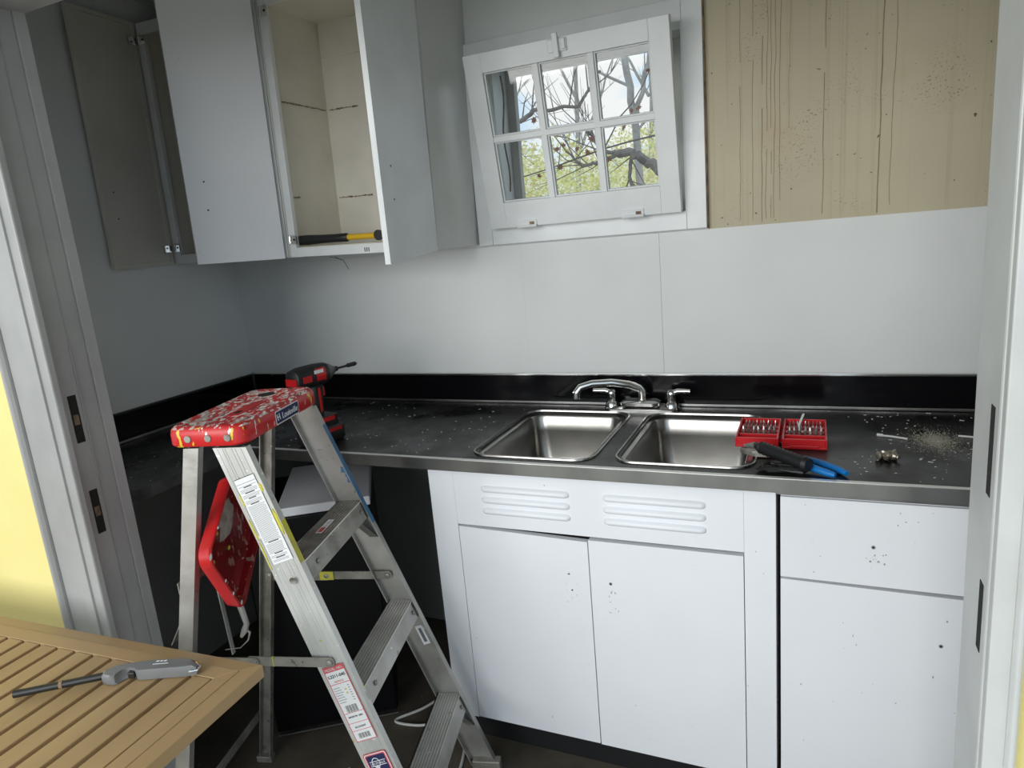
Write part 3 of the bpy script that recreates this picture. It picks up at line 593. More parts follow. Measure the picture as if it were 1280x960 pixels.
# ------------------------------------------------------------------ step ladder (local x = climbing side, local y = away from camera)
LO = (-.75, -1.0453, ZF); TH = .2509; HT = 1.2218
ld = thing('step_ladder', 'aluminium step ladder with paint-splattered red top cap, standing open', 'ladder', LO, (0, 0, TH), world=False)
def tt(z): return z / HT
def Sx(z): return .5344 - .4085 * tt(z)
def Wy(z): return .234 - .0563 * tt(z)
def Rx(z): return -.1916 + .2488 * tt(z)
HD = .0397; FT = .019
def rail(side, name):      # side +1: near rail (local -y)
    s_ = -side
    prof = [(-HD, 0), (HD, 0), (HD, FT), (HD - .003, FT), (HD - .003, .003), (-HD + .003, .003), (-HD + .003, FT), (-HD, FT)]
    g = MB(); g.mats = [ALUF if side > 0 else ALU, BLUE, YPAINT]
    zs = [0.01, .35, .6, .83, .90, .95, 1.0, 1.04, 1.08, 1.12, 1.172]
    loops = [[g.b.verts.new(Vector((Sx(z) + a, s_ * (Wy(z) - b_), z))) for a, b_ in prof] for z in zs]
    for j, (A_, B_) in enumerate(zip(loops, loops[1:])):
        for i in range(8):
            g.mi = 0
            if side < 0 and i in (1,) and 3 <= j <= 8: g.mi = 1
            if side > 0 and i == 1 and j in (4, 5): g.mi = 2
            g.face([A_[i], A_[(i + 1) % 8], B_[(i + 1) % 8], B_[i]])
    g.mi = 0; g.face(loops[0][::-1]); g.face(loops[-1])
    if side > 0:           # extruded ribs of the outer face
        for u in (-.030, -.018, -.012, .004, .012, .026):
            g.loft([[Vector((Sx(z) + u + a, s_ * (Wy(z) + b_), z)) for a, b_ in ((-.0022, -.0005), (-.0010, .0009), (.0010, .0009), (.0022, -.0005))] for z in (.01, 1.170)])
        g.mi = 2
        for u, z, a, h in ((.034, 1.0, .010, .06), (.030, 1.08, .012, .02), (-.034, .98, .006, .05), (-.035, .93, .005, .04), (-.028, 1.05, .006, .03), (-.036, .90, .004, .03), (-.01, 1.09, .003, .03), (.006, 1.085, .003, .035)):
            g.loft([[Vector((Sx(zz) + u + q, s_ * (Wy(zz) + b_), zz)) for q, b_ in ((-w_, .0), (-w_ * .6, .0016), (w_ * .6, .0016), (w_, .0))] for zz, w_ in ((z - h / 2, a * .1), (z - h * .25, a * .5), (z, a * .4), (z + h * .3, a * .5), (z + h / 2, a * .15))])
    else:
        g.mi = 1
        for z, a in ((.985, .018), (.972, .012), (.955, .014), (.945, .007), (.925, .009), (.905, .005)):
            g.box(Sx(z) + HD - .0035 - a, Sx(z) + HD - .004, s_ * (Wy(z) - .0042), s_ * (Wy(z) - .0028), z - .008, z + .009, None)
    o = g.build(name, None, ld)
    return o
near = rail(1, 'rail'); far = rail(-1, 'rail')
near['label'] = 'near rail with ribbed face, printed labels and yellow paint smears'; far['label'] = 'far rail with blue paint along its front flange'
for s_ in (-1, 1):
    rs = s_
    g = MB(); g.mats = [ALUD if s_ > 0 else ALU]; hr = .0185; prof = [(-hr, 0), (hr, 0), (hr, .020), (hr - .003, .020), (hr - .003, .003), (-hr + .003, .003), (-hr + .003, .020), (-hr, .020)]
    g.loft([[Vector((Rx(z) + a, rs * (Wy(z) - .004 - b_), z)) for a, b_ in prof] for z in (.004, 1.172)]); rl = g.build('rear_leg', None, ld)
    g = MB(); g.box(Rx(0) - .026, Rx(0) + .026, rs * (Wy(0) - .026), rs * (Wy(0) + .002), 0, .022); g.build('foot', ALUD, rl, bevel=.003)
    g = MB(); g.box(Sx(0) - HD - .003, Sx(0) + HD + .003, rs * (Wy(0) - .026), rs * (Wy(0) + .003), 0, .04); g.build('foot', ALUD, far if s_ > 0 else near, bevel=.003)
# treads
for k, z in enumerate((.892, .580, .2665)):
    w_ = Wy(z) - .004; f0, f1 = Sx(z) - .037, Sx(z) + .033
    g = MB(); g.mats = [ALUD if k == 0 else ALU, HILITE, ALUF]
    g.mi = 0; g.box(f0, f1, -w_, w_, z - .003, z)
    sl = Sx(z - .045) - Sx(z)
    for fx0, fx1 in ((f1 - .003, f1), (f0, f0 + .003)):
        g.box(fx0, fx1, -w_, w_, z - .045, z, lambda p, z=z, sl=sl: Vector((p.x + (sl if p.z < z - .02 else 0), p.y, p.z)))
    g.mi = 0 if k == 0 else 2
    for i in range(8): x = f0 + .006 + i * .0078; g.box(x, x + .0034, -w_, w_, z, z + .0016)
    g.mi = 1; g.box(f1 - .0014, f1 + .0006, -w_, w_, z - .0006, z + .0018)  # tread's front edge highlight painted as a brighter strip
    st = g.build('step', None, ld)
    for y in (-w_ + .07, w_ - .03): g = MB(); g.lathe((f1 + .001 + sl * .5, y, z - .022), [(.0065, 0), (.0055, .003), (0, .0035)], 12, 'x'); g.build('rivet', ALUD, st, smooth=True)
    if k == 0:
        g = MB(); g.m(LABELW)
        for a, b_, c_, d_ in ((-.008, .008, -.02, .06),): g.box(Sx(z) + a, Sx(z) + b_, c_, d_, z + .0013, z + .0017)
        g.m(LABELR).box(Sx(z) - .006, Sx(z) + .006, -.015, .012, z + .0018, z + .0021); g.m(INKG)
        for i in range(12): q = -.018 + i * .0062; g.box(Sx(z) - .006 + (i % 3) * .002, Sx(z) + .005, q, q + .0024, z + .0018, z + .0021)
        g.build('worn_sticker', None, st)
    # knee braces down to the rails
    for s_ in ((-1, 1) if k != 1 else ()):
        g = MB(); yy = s_ * w_; g.loft([[Vector((Sx(z) + a, s_ * (Wy(z) - .034), z - .030)) for a in (-.012, .012)] + [Vector((Sx(z) + .012, s_ * (Wy(z) - .036), z - .030)), Vector((Sx(z) - .012, s_ * (Wy(z) - .036), z - .030))],
                                         [Vector((Sx(z - .11) + a, s_ * (Wy(z - .11) - .004), z - .110)) for a in (.004, .028)] + [Vector((Sx(z - .11) + .028, s_ * (Wy(z - .11) - .007), z - .110)), Vector((Sx(z - .11) + .004, s_ * (Wy(z - .11) - .007), z - .110))]])
        g.build('step_brace', ALUD, st)
# rear cross braces and spreaders
for z in (.175, .835):
    g = MB(); w_ = Wy(z) - .006; g.box(Rx(z) - .0245, Rx(z) - .0215, -w_, w_, z - .014, z + .014); g.build('rear_brace', ALUD, ld)
for s_ in (-1, 1):
    z = .663; ya = s_ * (Wy(z) + .0035) if s_ < 0 else s_ * (Wy(z) - .008); yb = ya + (-.0025 if s_ < 0 else -.0025); y0_, y1_ = min(ya, yb), max(ya, yb)
    g = MB(); g.mats = [ALUD, YPAINT, ALUD]; xm = (Rx(z) + Sx(z)) / 2
    rear_x = Rx(z) - .004
    g.mi = 0; pl = lambda xa, xb, y0, y1, za, zb, g=g: g.loft([[Vector((p[0], y, p[1])) for p in rrect(xa, xb, za, zb, .0105, 5)] for y in (y0, y1)])
    pl(xm - .02, Sx(z) + .012, y0_, y1_, z - .012, z + .012); pl(rear_x, xm + .012, y0_ - .003, y1_ - .003, z - .014, z + .010)
    g.mi = 2
    for xx in (Sx(z), xm, rear_x + .012): g.lathe((xx, y0_ - .006, z), [(.002, 0), (.0075, .002), (.0085, .006), (.0085, .007)], 12, 'y')
    g.mi = 1
    if s_ < 0: g.box(xm + .045, xm + .048, y0_ - .0006, y1_ + .0006, z - .0125, z + .0125)
    else: g.box(xm - .02, xm + .022, y0_ - .0036, y0_ + .0006, z - .0125, z + .0125)
    g.build('spreader', None, ld)
# thin hanger rods of the pail shelf
g = MB(); g.box(-.040, -.037, -.07, -.058, .60, .86, lambda p: Vector((p.x + (.86 - p.z) * .12, p.y - (.86 - p.z) * .1, p.z))); g.box(-.18, -.177, -.09, -.066, .62, .70, lambda p: Vector((p.x + (p.z - .62) * .6, p.y, p.z))); g.build('shelf_hanger', ALU, ld)
# top cap
g = MB(); g.mats = [REDTOP, REDSIDE, HOLE]
def cp(i, r, z): return [Vector((p[0], p[1], z)) for p in rrect(-.006 + i, .184 - i, -.184 + i, .198 - i, r, 5)]
rings = [(.004, .030, 1.177), (0, .032, 1.182), (0, .032, 1.206), (.003, .031, 1.217), (.010, .026, 1.2225), (.016, .022, 1.2225), (.022, .018, 1.2205)]
L_ = [[g.b.verts.new(p) for p in cp(*r)] for r in rings]; k = len(L_[0])
for j, (A_, B_) in enumerate(zip(L_, L_[1:])):
    g.mi = 1 if j < 3 else 0
    for i in range(k): g.face([A_[i], A_[(i + 1) % k], B_[(i + 1) % k], B_[i]])
g.mi = 0; g.face(L_[-1]); g.mi = 1; g.face(L_[0][::-1])
cap = g.build('top_cap', None, ld, smooth=True)
g = MB(); g.m(HOLE).lathe((.075, .125, 1.2206), [(.022, 0), (.022, .0012)], 20, 'z'); g.m(RED).loft([[Vector((p[0], p[1], z)) for p in rrect(.085, .118, -.09 + i, .055 - i, .016)] for i, z in ((0, 1.2200), (.002, 1.2216))]); g.m(HOLE).box(.095, .108, -.07, -.045, 1.2216, 1.2220)
g.build('tool_slot', None, cap)
for x in (.050, .099, .146): g = MB(); g.lathe((x, -.1865, 1.196), [(.0075, 0), (.0085, .001), (.0085, .0025)], 12, 'y'); g.build('rivet', ALUD, cap, smooth=True)
g = MB(); g.m(LABELW).loft([[Vector((x, p[0], p[1])) for p in rrect(-.040, .078, 1.180, 1.213, .004)] for x in (.1842, .1848)]); g.m(NAVY).loft([[Vector((x, p[0], p[1])) for p in rrect(-.0375, .0755, 1.1825, 1.2105, .003)] for x in (.1848, .1853)])
lb = g.build('name_plate', None, cap)
text('plate_lettering', 'Louisville', .0215, (.1856, .030, 1.1955), (0, 1, 0), (0, 0, 1), LABELW, lb)
text('plate_mark', 'H', .022, (.1856, -.027, 1.1965), (0, 1, .1), (0, -.25, 1), LABELW, lb, bold=True)
# labels on the near rail's outer face
def RF(z, u=0, e=.0018): return Vector((Sx(z) + u, -(Wy(z) + e), z))
RD = (RF(1.0) - RF(.4)).normalized(); RX = (Vector((1, 0, 0)) - RD * RD.x).normalized(); RN = RX.cross(RD)
def plate(mb, z, u0, u1, v0, v1, e0=0., e1=.0006, r=.001):
    O = RF(z); mb.loft([[O + RX * p[0] + RD * p[1] + RN * e for p in rrect(u0, u1, v0, v1, r, 2)] for e in (e0, e1)])
g = MB(); z = 1.005
g.m(LABELW); plate(g, z, -.023, .028, -.105, .105)
g.m(INK); plate(g, z, -.0225, .0275, .091, .0918, .0006, .0008, .0002); plate(g, z, -.023, .028, .1035, .105, .0006, .0008, .0002)
random.seed(2); v = .084
while v > -.102:
    head = random.random() < .22
    g.m(INK if head else INKG); hw = random.uniform(.010, .017) if head else .0225
    plate(g, z, .0025 - hw, .0025 + hw * random.uniform(.8, 1), v, v + (.0022 if head else .0011), .0006, .0008, .0002); v -= .0044 if head else .0030
lb = g.build('safety_label', None, near)
g = MB(); z = .560
g.m(LABELR); plate(g, z, -.027, .027, -.098, .098)
g.m(LABELW); plate(g, z, -.025, .025, -.096, .084, .0006, .0009); g.m(LABELR); plate(g, z, -.025, .025, .052, .0535, .0009, .0011, .0002)
plate(g, z, -.025, .025, .016 - .040, .0172 - .040, .0009, .0011, .0002); plate(g, z, -.025, .025, -.050, -.0488, .0009, .0011, .0002); plate(g, z, -.025, .025, -.070, -.0688, .0009, .0011, .0002)
g.m(INK)
for vb, hh, n_ in ((-.022, .018, 13), (-.090, .013, 13)):
    for i in range(n_): u = -.015 + i * .0024; plate(g, z, u, u + (.0014 if i % 3 else .0007), vb, vb + hh, .0009, .0011, .0001)
g.m(INKG)
for i in range(7):
    v = .042 - i * .0062; plate(g, z, -.023, -.006 + (i % 3) * .002, v, v + .0016, .0009, .0011, .0002); plate(g, z, .014, .019, v + .001, v + .003, .0009, .0011, .0002)
g.m(YPAINT); plate(g, z, .004, .009, .034, .038, .0009, .0013); plate(g, z, .004, .009, .024, .028, .0009, .0013)
lb = g.build('product_label', None, near)
text('model_heading', 'MODEL NO.', .0085, RF(.560) + RD * .090 + RN * .0012, RX, RD, LABELW, lb, .0002)
text('model_number', 'L2211-04S', .0105, RF(.560) + RD * .0725 + RN * .0012, RX, RD, INK, lb, .0002, bold=True)
text('label_note', 'NOTICE', .0065, RF(.560) + RD * .0585 + RN * .0012, RX, RD, LABELR, lb, .0002)
text('label_note', 'MADE IN  USA', .0058, RF(.560) + RD * (-.034) + RN * .0012, RX, RD, INK, lb, .0002, bold=True)
text('label_note', 'ACCOUNT', .0058, RF(.560) + RD * (-.061) + RN * .0012, RX, RD, INK, lb, .0002, bold=True)
g = MB(); z = .395
g.m(LABELR); plate(g, z, -.030, .030, -.042, .042, r=.006); g.m(LABELW); plate(g, z, -.028, .028, -.040, .040, .0006, .0009, .005); g.m(LABELR); plate(g, z, -.0262, .0262, -.038, .038, .0009, .0011, .004); g.m(NAVY); plate(g, z, -.0235, .0235, -.0355, .0355, .0011, .0014, .003)
g.m(LABELW); plate(g, z, -.020, .021, .008, .0095, .0014, .0017, .0004); plate(g, z, -.020, .021, .0195, .021, .0014, .0017, .0004)
O = RF(z)
for i in range(16):
    a0, a1 = 2 * PI * i / 16, 2 * PI * (i + 1) / 16; pc = O + RX * -.004 + RD * .016 + RN * .0017
    pts = [pc + RX * (r * .75 * math.cos(a)) + RD * (r * math.sin(a)) for r, a in ((.0135, a0), (.0135, a1), (.0115, a1), (.0115, a0))]; g.face([g.b.verts.new(p) for p in pts])
g.m(LABELW); plate(g, z, -.010, .000, -.030, .010, .0014, .0017, .004)
lb = g.build('emblem_label', None, near)
text('emblem_lettering', 'LOUISVILLE', .0075, RF(.395) + RD * .0145 + RN * .0020, RX, RD, LABELW, lb, .0002)
g = MB(); g.lathe(tuple(RF(.862, .006, .004)), [(.0085, -.0025), (.0075, -.0), (.004, .001), (0, .0012)], 14, 'y')
g.b.transform(Matrix.Identity(4)); g.build('rivet', CHROME, near, smooth=True)
# sticker inside the far rail
g = MB(); zc_ = .462; Of = Vector((Sx(zc_), Wy(zc_) - .0038, zc_)); FD = Vector((Sx(.7) - Sx(.3), Wy(.7) - Wy(.3), .4)).normalized(); FX = Vector((1, 0, 0)) - FD * FD.x; FX.normalize(); FN = Vector((0, -1, 0))
def pf(mb, u0, u1, v0, v1, e0, e1): mb.loft([[Of + FX * a + FD * b_ + FN * e for a, b_ in ((u0, v0), (u1, v0), (u1, v1), (u0, v1))] for e in (e0, e1)])
g.m(LABELW); pf(g, -.002, .020, -.032, .032, 0, .0005); g.m(INKG); pf(g, .004, .014, -.024, .024, .0005, .0008); g.m(INK)
for i in range(9): pf(g, .005, .013, -.022 + i * .005, -.0195 + i * .005, .0008, .001)
g.build('small_sticker', None, far)

# folded red pail shelf hanging between the rear legs
LM = Matrix.Translation(LO) @ Matrix.Rotation(TH, 4, 'Z'); LI = LM.inverted()
KS = .945
A_, B_, C_ = [LI @ (CAMPOS + (Vector(v) - CAMPOS) * KS + Vector((.016, .0, 0))) for v in ((-.809, -.990, .970), (-.702, -1.197, .843), (-.739, -1.095, .636))]
e1 = (A_ - B_).normalized(); e2 = (C_ - B_); e2 = (e2 - e1 * e2.dot(e1)).normalized(); nn = e1.cross(e2)
camL = LI @ CAMPOS
if nn.dot(camL - B_) < 0: nn = -nn
LA, LB = .270, .225
def tp(a, b_, h): return B_ + e1 * a + e2 * b_ + nn * h
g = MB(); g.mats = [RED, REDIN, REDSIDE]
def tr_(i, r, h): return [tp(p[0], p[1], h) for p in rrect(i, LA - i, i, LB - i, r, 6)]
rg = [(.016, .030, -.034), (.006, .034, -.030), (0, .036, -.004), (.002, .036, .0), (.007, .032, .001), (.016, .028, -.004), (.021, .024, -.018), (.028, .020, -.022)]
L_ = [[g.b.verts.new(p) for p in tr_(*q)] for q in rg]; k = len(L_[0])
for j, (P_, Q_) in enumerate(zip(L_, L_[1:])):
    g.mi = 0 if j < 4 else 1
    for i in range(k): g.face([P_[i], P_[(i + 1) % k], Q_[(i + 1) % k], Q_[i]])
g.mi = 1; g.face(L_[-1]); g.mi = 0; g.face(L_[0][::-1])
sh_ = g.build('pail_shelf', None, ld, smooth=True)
g = MB(); g.loft([[tp(LA * .62 + a * q, LB * .32 + b_ * q * .8, h) for a, b_ in [(.055 * math.cos(2 * PI * i / 14) * (1 + .25 * math.sin(i * 2.1)), .045 * math.sin(2 * PI * i / 14)) for i in range(14)]] for q, h in ((1, -.022), (.8, -.018), (.3, -.015))])
g.build('dried_paint', mat('dried_putty', (.42, .36, .32), (.28, .22, .19), sc=40, rough=.8, bump=.5), sh_, smooth=True)
for M_, q_ in ((YPAINT, ((.04, .07, .006), (.12, .12, .005), (.11, .05, .004))), (LABELW, ((.012, .010, .006), (.009, .10, .003), (.007, .15, .0035), (.014, .20, .004), (.09, .006, .003)))):
    for a, b_, s_ in q_:
        h0 = -.0225 if M_ is YPAINT else .0006
        g = MB(); g.loft([[tp(a + s_ * q * math.cos(i * .785) * 1.6, b_ + s_ * q * math.sin(i * .785), h0 + h) for i in range(8)] for q, h in ((1, 0), (.5, .0018))]); g.build('paint_blob', M_, sh_, smooth=True)
g = MB(); c0 = tp(.02, LB - .004, -.012)
dn = LI.to_3x3() @ Vector((0, 0, -1)); rt = LI.to_3x3() @ Vector((.9, .35, 0))
g.tube([c0, c0 + dn * .025 + rt * .004, c0 + dn * .05 + rt * .008, c0 + dn * .068 + rt * .0, c0 + dn * .085 - rt * .012], [.008, .0075, .007, .0085, .004], 10)
g.tube([c0 + dn * .062 + rt * .001, c0 + dn * .075 + rt * .012, c0 + dn * .095 + rt * .004, c0 + dn * .115 - rt * .02, c0 + dn * .118 - rt * .06], [.003, .003, .002, .0012, .0012], 6)
g.build('shelf_hook', ALU, sh_, smooth=True)

# ------------------------------------------------------------------ cordless driver on the worktop
dr = thing('impact_driver', 'red and black cordless impact driver standing on the worktop behind the ladder', 'drill', (-.855, -.548, CZ + .003), (0, 0, math.radians(80)), world=False); dr.scale = (1.12, 1.12, 1.12)
def sup(cx, cz, w_, h_, x, n=16, e=2.6):
    r = []
    for i in range(n):
        a = 2 * PI * i / n; ca, sa = math.cos(a), math.sin(a)
        r.append(Vector((x, cx + w_ * abs(ca) ** (2 / e) * (1 if ca > 0 else -1), cz + h_ * abs(sa) ** (2 / e) * (1 if sa > 0 else -1))))
    return r
g = MB(); g.loft([[Vector((p[0], p[1], z)) for p in rrect(-.062 + i, .062 - i, -.040 + i, .040 - i, .012, 3)] for i, z in ((.003, 0), (0, .006), (0, .040), (.003, .046))]); g.loft([[Vector((p[0], p[1], z)) for p in rrect(-.055, .050, -.032, .032, .010, 3)] for z in (.046, .060)])
bt_ = g.build('battery', BLACK, dr, smooth=True)
g = MB(); g.box(.0, .045, -.0405, -.0395, .030, .040); g.build('battery_label', RED, bt_)
g = MB(); g.m(BLACK).loft([[Vector((p[0], p[1], z)) for p in rrect(-.058, .045, -.034, .034, .010, 3)] for z in (.0605, .076)]); g.m(RED).box(-.02, .03, -.0347, -.033, .062, .075)
g.m(BLACK).loft([[Vector((p[0] + dx, p[1], z)) for p in rrect(-.022, .020, -.017, .017, .012, 3)] for z, dx in ((.076, -.006), (.11, -.002), (.14, .002), (.170, .006))])
g.m(RED).box(-.002, .006, -.0176, .0176, .09, .16); g.build('handle', None, dr, smooth=True)
g = MB(); g.box(.024, .036, -.007, .007, .130, .158, lambda p: Vector((p.x - abs(p.z - .144) * .3, p.y, p.z))); g.build('trigger', RED, dr, bevel=.003)
g = MB(); g.m(BLACK).loft([sup(0, .196, w_, h_, x) for x, w_, h_ in ((-.075, .018, .018), (-.070, .028, .027), (-.045, .034, .032), (.010, .034, .032), (.040, .030, .030))])
g.m(mat('dark_grey_nose', (.07, .07, .07), rough=.4)).loft([sup(0, .197, w_, h_, x) for x, w_, h_ in ((.040, .030, .029), (.058, .022, .022), (.072, .012, .012), (.078, .011, .011))])
g.m(RED).loft([sup(0, .198, w_, h_, x, e=3.5) for x, w_, h_ in ((-.012, .0348, .024), (.022, .0348, .024))]); g.m(RED).box(-.0765, -.069, -.022, .022, .180, .200).box(-.060, -.030, -.0352, -.033, .186, .204); g.m(LABELW).box(-.020, .012, -.0358, -.0345, .205, .215)
g.build('motor_housing', None, dr, smooth=True)
g = MB(); g.tube([(.078, 0, .197), (.092, 0, .197), (.093, 0, .197), (.135, 0, .197), (.136, 0, .197), (.165, 0, .197), (.172, 0, .197)], [.008, .008, .0035, .0035, .0065, .0065, .003], 8); g.build('bit', BLACK, dr)

# ------------------------------------------------------------------ bit case, pliers and bits on the worktop
def case(label, x0, x1, loc, hinge_side):
    t = thing('bit_case_half', label, 'case', loc) if 0 else None
cs = thing('bit_case', 'open red two-half screwdriver bit case beside the sink', 'case', (.53, -.31, CZ + .001))
yb, yf, zt_ = -.228, -.420, CZ + .028
for xa, xb in ((.418, .526), (.534, .642)):
    g = MB(); z0 = CZ + .001
    g.box(xa, xb, yf, yb, z0, z0 + .006); g.box(xa, xa + .005, yf, yb, z0 + .006, zt_); g.box(xb - .005, xb, yf, yb, z0 + .006, zt_); g.box(xa + .005, xb - .005, yf, yf + .006, z0 + .006, zt_); g.box(xa + .005, xb - .005, yb - .006, yb, z0 + .006, zt_)
    for y in (-.272, -.315, -.350): g.box(xa + .005, xb - .005, y - .012, y + .010, z0 + .006, z0 + .016)
    g.box(xa + .005, xb - .005, -.372, -.368, z0 + .006, zt_ - .004)
    g.box(xa + .02, xb - .02, yf - .002, yf, z0 + .003, z0 + .010)
    g.build('tray', REDCASE, cs, bevel=.002)
g = MB()
for y in (-.25, -.31, -.37): g = MB(); g.cyl((.530, y - .012, CZ + .010), (.530, y + .012, CZ + .010), .0042, k=8); g.build('case_hinge', REDCASE, cs)
proto = None; random.seed(8)
for hx in (.428, .544):
    for r_, (y, n_) in enumerate(((-.270, 9), (-.310, 9), (-.345, 7))):
        for i in range(n_):
            x = hx + .006 + i * (.078 / (n_ - 1)); ln = .020 if r_ < 2 else .024; zb_ = CZ + .0178
            if proto is None:
                g = MB(); g.cyl((0, 0, 0), (0, 0, .012), .0031, k=6); g.cyl((0, 0, .012), (0, 0, .020), .0022, .0012, k=6); proto = g.build('screwdriver_bit', mat('bit_steel', (.42, .41, .40), rough=.3, metal=.9)); o = proto
            else: o = proto.copy(); COL.objects.link(o)
            o.location = (x, y, zb_); s_ = 1.0 if r_ < 2 else 1.45; o.scale = (s_, s_, .8 if r_ < 2 else 1); o.rotation_euler = (random.uniform(-.1, .1), random.uniform(-.1, .1), random.uniform(0, 1))
            tag(o, 'small steel screwdriver bit standing in the open red case', 'screwdriver bit', 'screwdriver bits in the red case')
g = MB(); g.tube([(.576, -.330, CZ + .020), (.572, -.300, CZ + .026), (.584, -.235, CZ + .042)], .0042, 8); g.tube([(.576, -.330, CZ + .021), (.590, -.338, CZ + .020)], .0042, 8)
tag(g.build('hex_key', CHROME, smooth=True), 'bright L-shaped metal piece lying across the right half of the red case', 'hex key')

# tongue-and-groove pliers with blue grips
pl_ = thing('pliers', 'pliers with blue grips lying on the worktop in front of the red case', 'pliers', (.50, -.50, CZ))
zp = CZ + .012
def bar(mb, pts, ws, z0, z1):
    P = [Vector((a, b_, 0)) for a, b_ in pts]; L0, L1 = [], []
    for i, p in enumerate(P):
        t = (P[min(i + 1, len(P) - 1)] - P[max(i - 1, 0)]).normalized(); n_ = Vector((-t.y, t.x, 0)); L0.append(p + n_ * ws[i]); L1.append(p - n_ * ws[i])
    poly = L0 + L1[::-1]; mb.loft([[Vector((p.x, p.y, z)) for p in poly] for z in (z0, z1)])
g = MB(); bar(g, [(.438, -.462), (.455, -.475), (.480, -.488), (.505, -.492)], [.006, .013, .015, .010], CZ + .003, CZ + .012); bar(g, [(.505, -.492), (.55, -.490), (.600, -.525)], [.009, .006, .005], CZ + .003, CZ + .010)
a1 = g.build('jaw_arm', ALUD, pl_, bevel=.001)
g = MB(); bar(g, [(.452, -.488), (.470, -.497), (.495, -.498), (.53, -.530), (.585, -.568)], [.006, .011, .012, .006, .005], CZ + .012, CZ + .020)
a2 = g.build('jaw_arm', ALUD, pl_, bevel=.001)
g = MB(); g.lathe((.498, -.494, CZ + .020), [(.010, 0), (.009, .003), (0, .0035)], 14); g.build('pivot_bolt', CHROME, a2, smooth=True)
g = MB(); g.tube([(.590, -.518, CZ + .010), (.625, -.545, CZ + .010), (.665, -.585, CZ + .009), (.680, -.604, CZ + .009)], [.0075, .0085, .0085, .006], 10); g.build('blue_grip', BLUEGRIP, a1, smooth=True)
g = MB(); g.tube([(.575, -.562, CZ + .016), (.600, -.585, CZ + .014), (.640, -.612, CZ + .010), (.655, -.620, CZ + .009)], [.0075, .0088, .0085, .006], 10); g.build('blue_grip', BLUEGRIP, a2, smooth=True)
tk = thing('folding_tool', 'black ribbed hand tool lying in front of the pliers at the counter edge', 'hand tool', (.54, -.57, CZ))
g = MB(); d0 = Vector((.478, -.516, CZ + .038)); d1 = Vector((.592, -.612, CZ + .030)); nR = 13; P = []; rr = []
for i in range(nR * 2): u = i / (nR * 2 - 1); P.append(d0.lerp(d1, u)); rr.append((.0165 if i % 2 else .0145) * (1 - .5 * max(0, .12 - u) / .12))
g.tube(P, rr, 12); g.cyl(d1, d1 + (d1 - d0).normalized() * .010, .018, .015); g.build('grip', BLACK, tk, smooth=True)
g = MB(); g.tube([d0 + Vector((-.002, .003, 0)), d0 + Vector((-.03, .02, -.008))], [.009, .004], 8); g.build('blade', ALUD, tk)
g = MB(); random.seed(5); q = []
for i in range(46): a = i * .55; q.append((.535 + .045 * math.cos(a) * (1 + .2 * math.sin(i)) + .0006 * i - .01, -.592 + .016 * math.sin(a) * (1 + .3 * math.cos(i * 1.7)), CZ + .005 + .0045 * (1 + math.sin(i * .9))))
g.tube(q, .0042, 6); tag(g.build('black_cord', BLACK, smooth=True), 'short tangle of black cord bunched under the black hand tool', 'cord')

# little knobs, sticks, sawdust and paint chips
random.seed(6)
pr = None
for i, (x, y, dz) in enumerate(((.765, -.452, 0), (.784, -.448, 0), (.770, -.478, 0), (.790, -.474, 0), (.758, -.470, 0))):
    if pr is None:
        g = MB(); g.lathe((0, 0, 0), [(.005, -.008), (.006, -.006), (.0045, -.002), (.0100, .004), (.0105, .0075), (.006, .0105), (0, .011)], 14); pr = g.build('cabinet_knob', BRASS, smooth=True); o = pr
    else: o = pr.copy(); COL.objects.link(o)
    o.location = (x, y, CZ + .0110); o.rotation_euler = (PI / 2 + random.uniform(-.3, .3), random.uniform(-.3, .3), i * 1.3)
    tag(o, 'tarnished little cabinet knob in the small heap right of the pliers', 'knob', 'loose cabinet knobs on the worktop')
g = MB(); g.tube([(.772, -.279, CZ + .003), (.80, -.288, CZ + .003), (.832, -.303, CZ + .003)], .0028, 6); g.tube([(.764, -.276, CZ + .0032), (.778, -.280, CZ + .0036)], .0042, 6)
tag(g.build('swab_stick', WCORD), 'white stick with a thicker end lying left of the sawdust', 'stick')
g = MB(); g.tube([(.950, -.262, CZ + .003), (.985, -.270, CZ + .003), (1.03, -.272, CZ + .003)], .0028, 6)
tag(g.build('paint_stick', WCORD), 'thin white stick lying at the far right end of the worktop', 'stick')
g = MB()
for _ in range(4200):
    a = random.uniform(0, 6.28); r = abs(random.gauss(0, 1)); x = .895 + math.cos(a) * r * .034; y = -.300 + math.sin(a) * r * .058 ; s_ = random.uniform(.0002, .0008)
    if -.61 < y < -.03: g.box(x - s_, x + s_, y - s_, y + s_, CZ + .0002, CZ + .0002 + s_)
tag(g.build('sawdust', DUST), 'scatter of pale sawdust on the worktop at the right', 'sawdust', kind='stuff')
g = MB()
for _ in range(260):
    x = random.choice([random.uniform(.65, 1.25), random.uniform(.65, 1.25), random.uniform(-1.0, -.35), random.uniform(-1.6, 1.2)]); y = random.uniform(-.61, -.04)
    if any(a - .01 < x < b_ + .01 and c_ - .01 < y < d_ + .01 for a, b_, c_, d_ in BOWLS) or (.40 < x < .7 and y < -.15): continue
    s_ = random.uniform(.0007, .003) * (1.6 if x > .6 and random.random() < .2 else 1); a = random.uniform(0, 3.1); cx_, sx_ = math.cos(a), math.sin(a)
    g.box(-s_ * random.uniform(.8, 2.2), s_, -s_ * .6, s_ * .6, 0, .0007, lambda p, x=x, y=y, cx_=cx_, sx_=sx_: Vector((x + p.x * cx_ - p.y * sx_, y + p.x * sx_ + p.y * cx_, CZ + .0003 + p.z)))
for _ in range(60):
    x, y = random.uniform(XL + .03, XLC - .02), random.uniform(-1.05, -.6); s_ = random.uniform(.0008, .0025); g.box(x, x + s_, y, y + s_ * 1.6, CZ + .0003, CZ + .001)
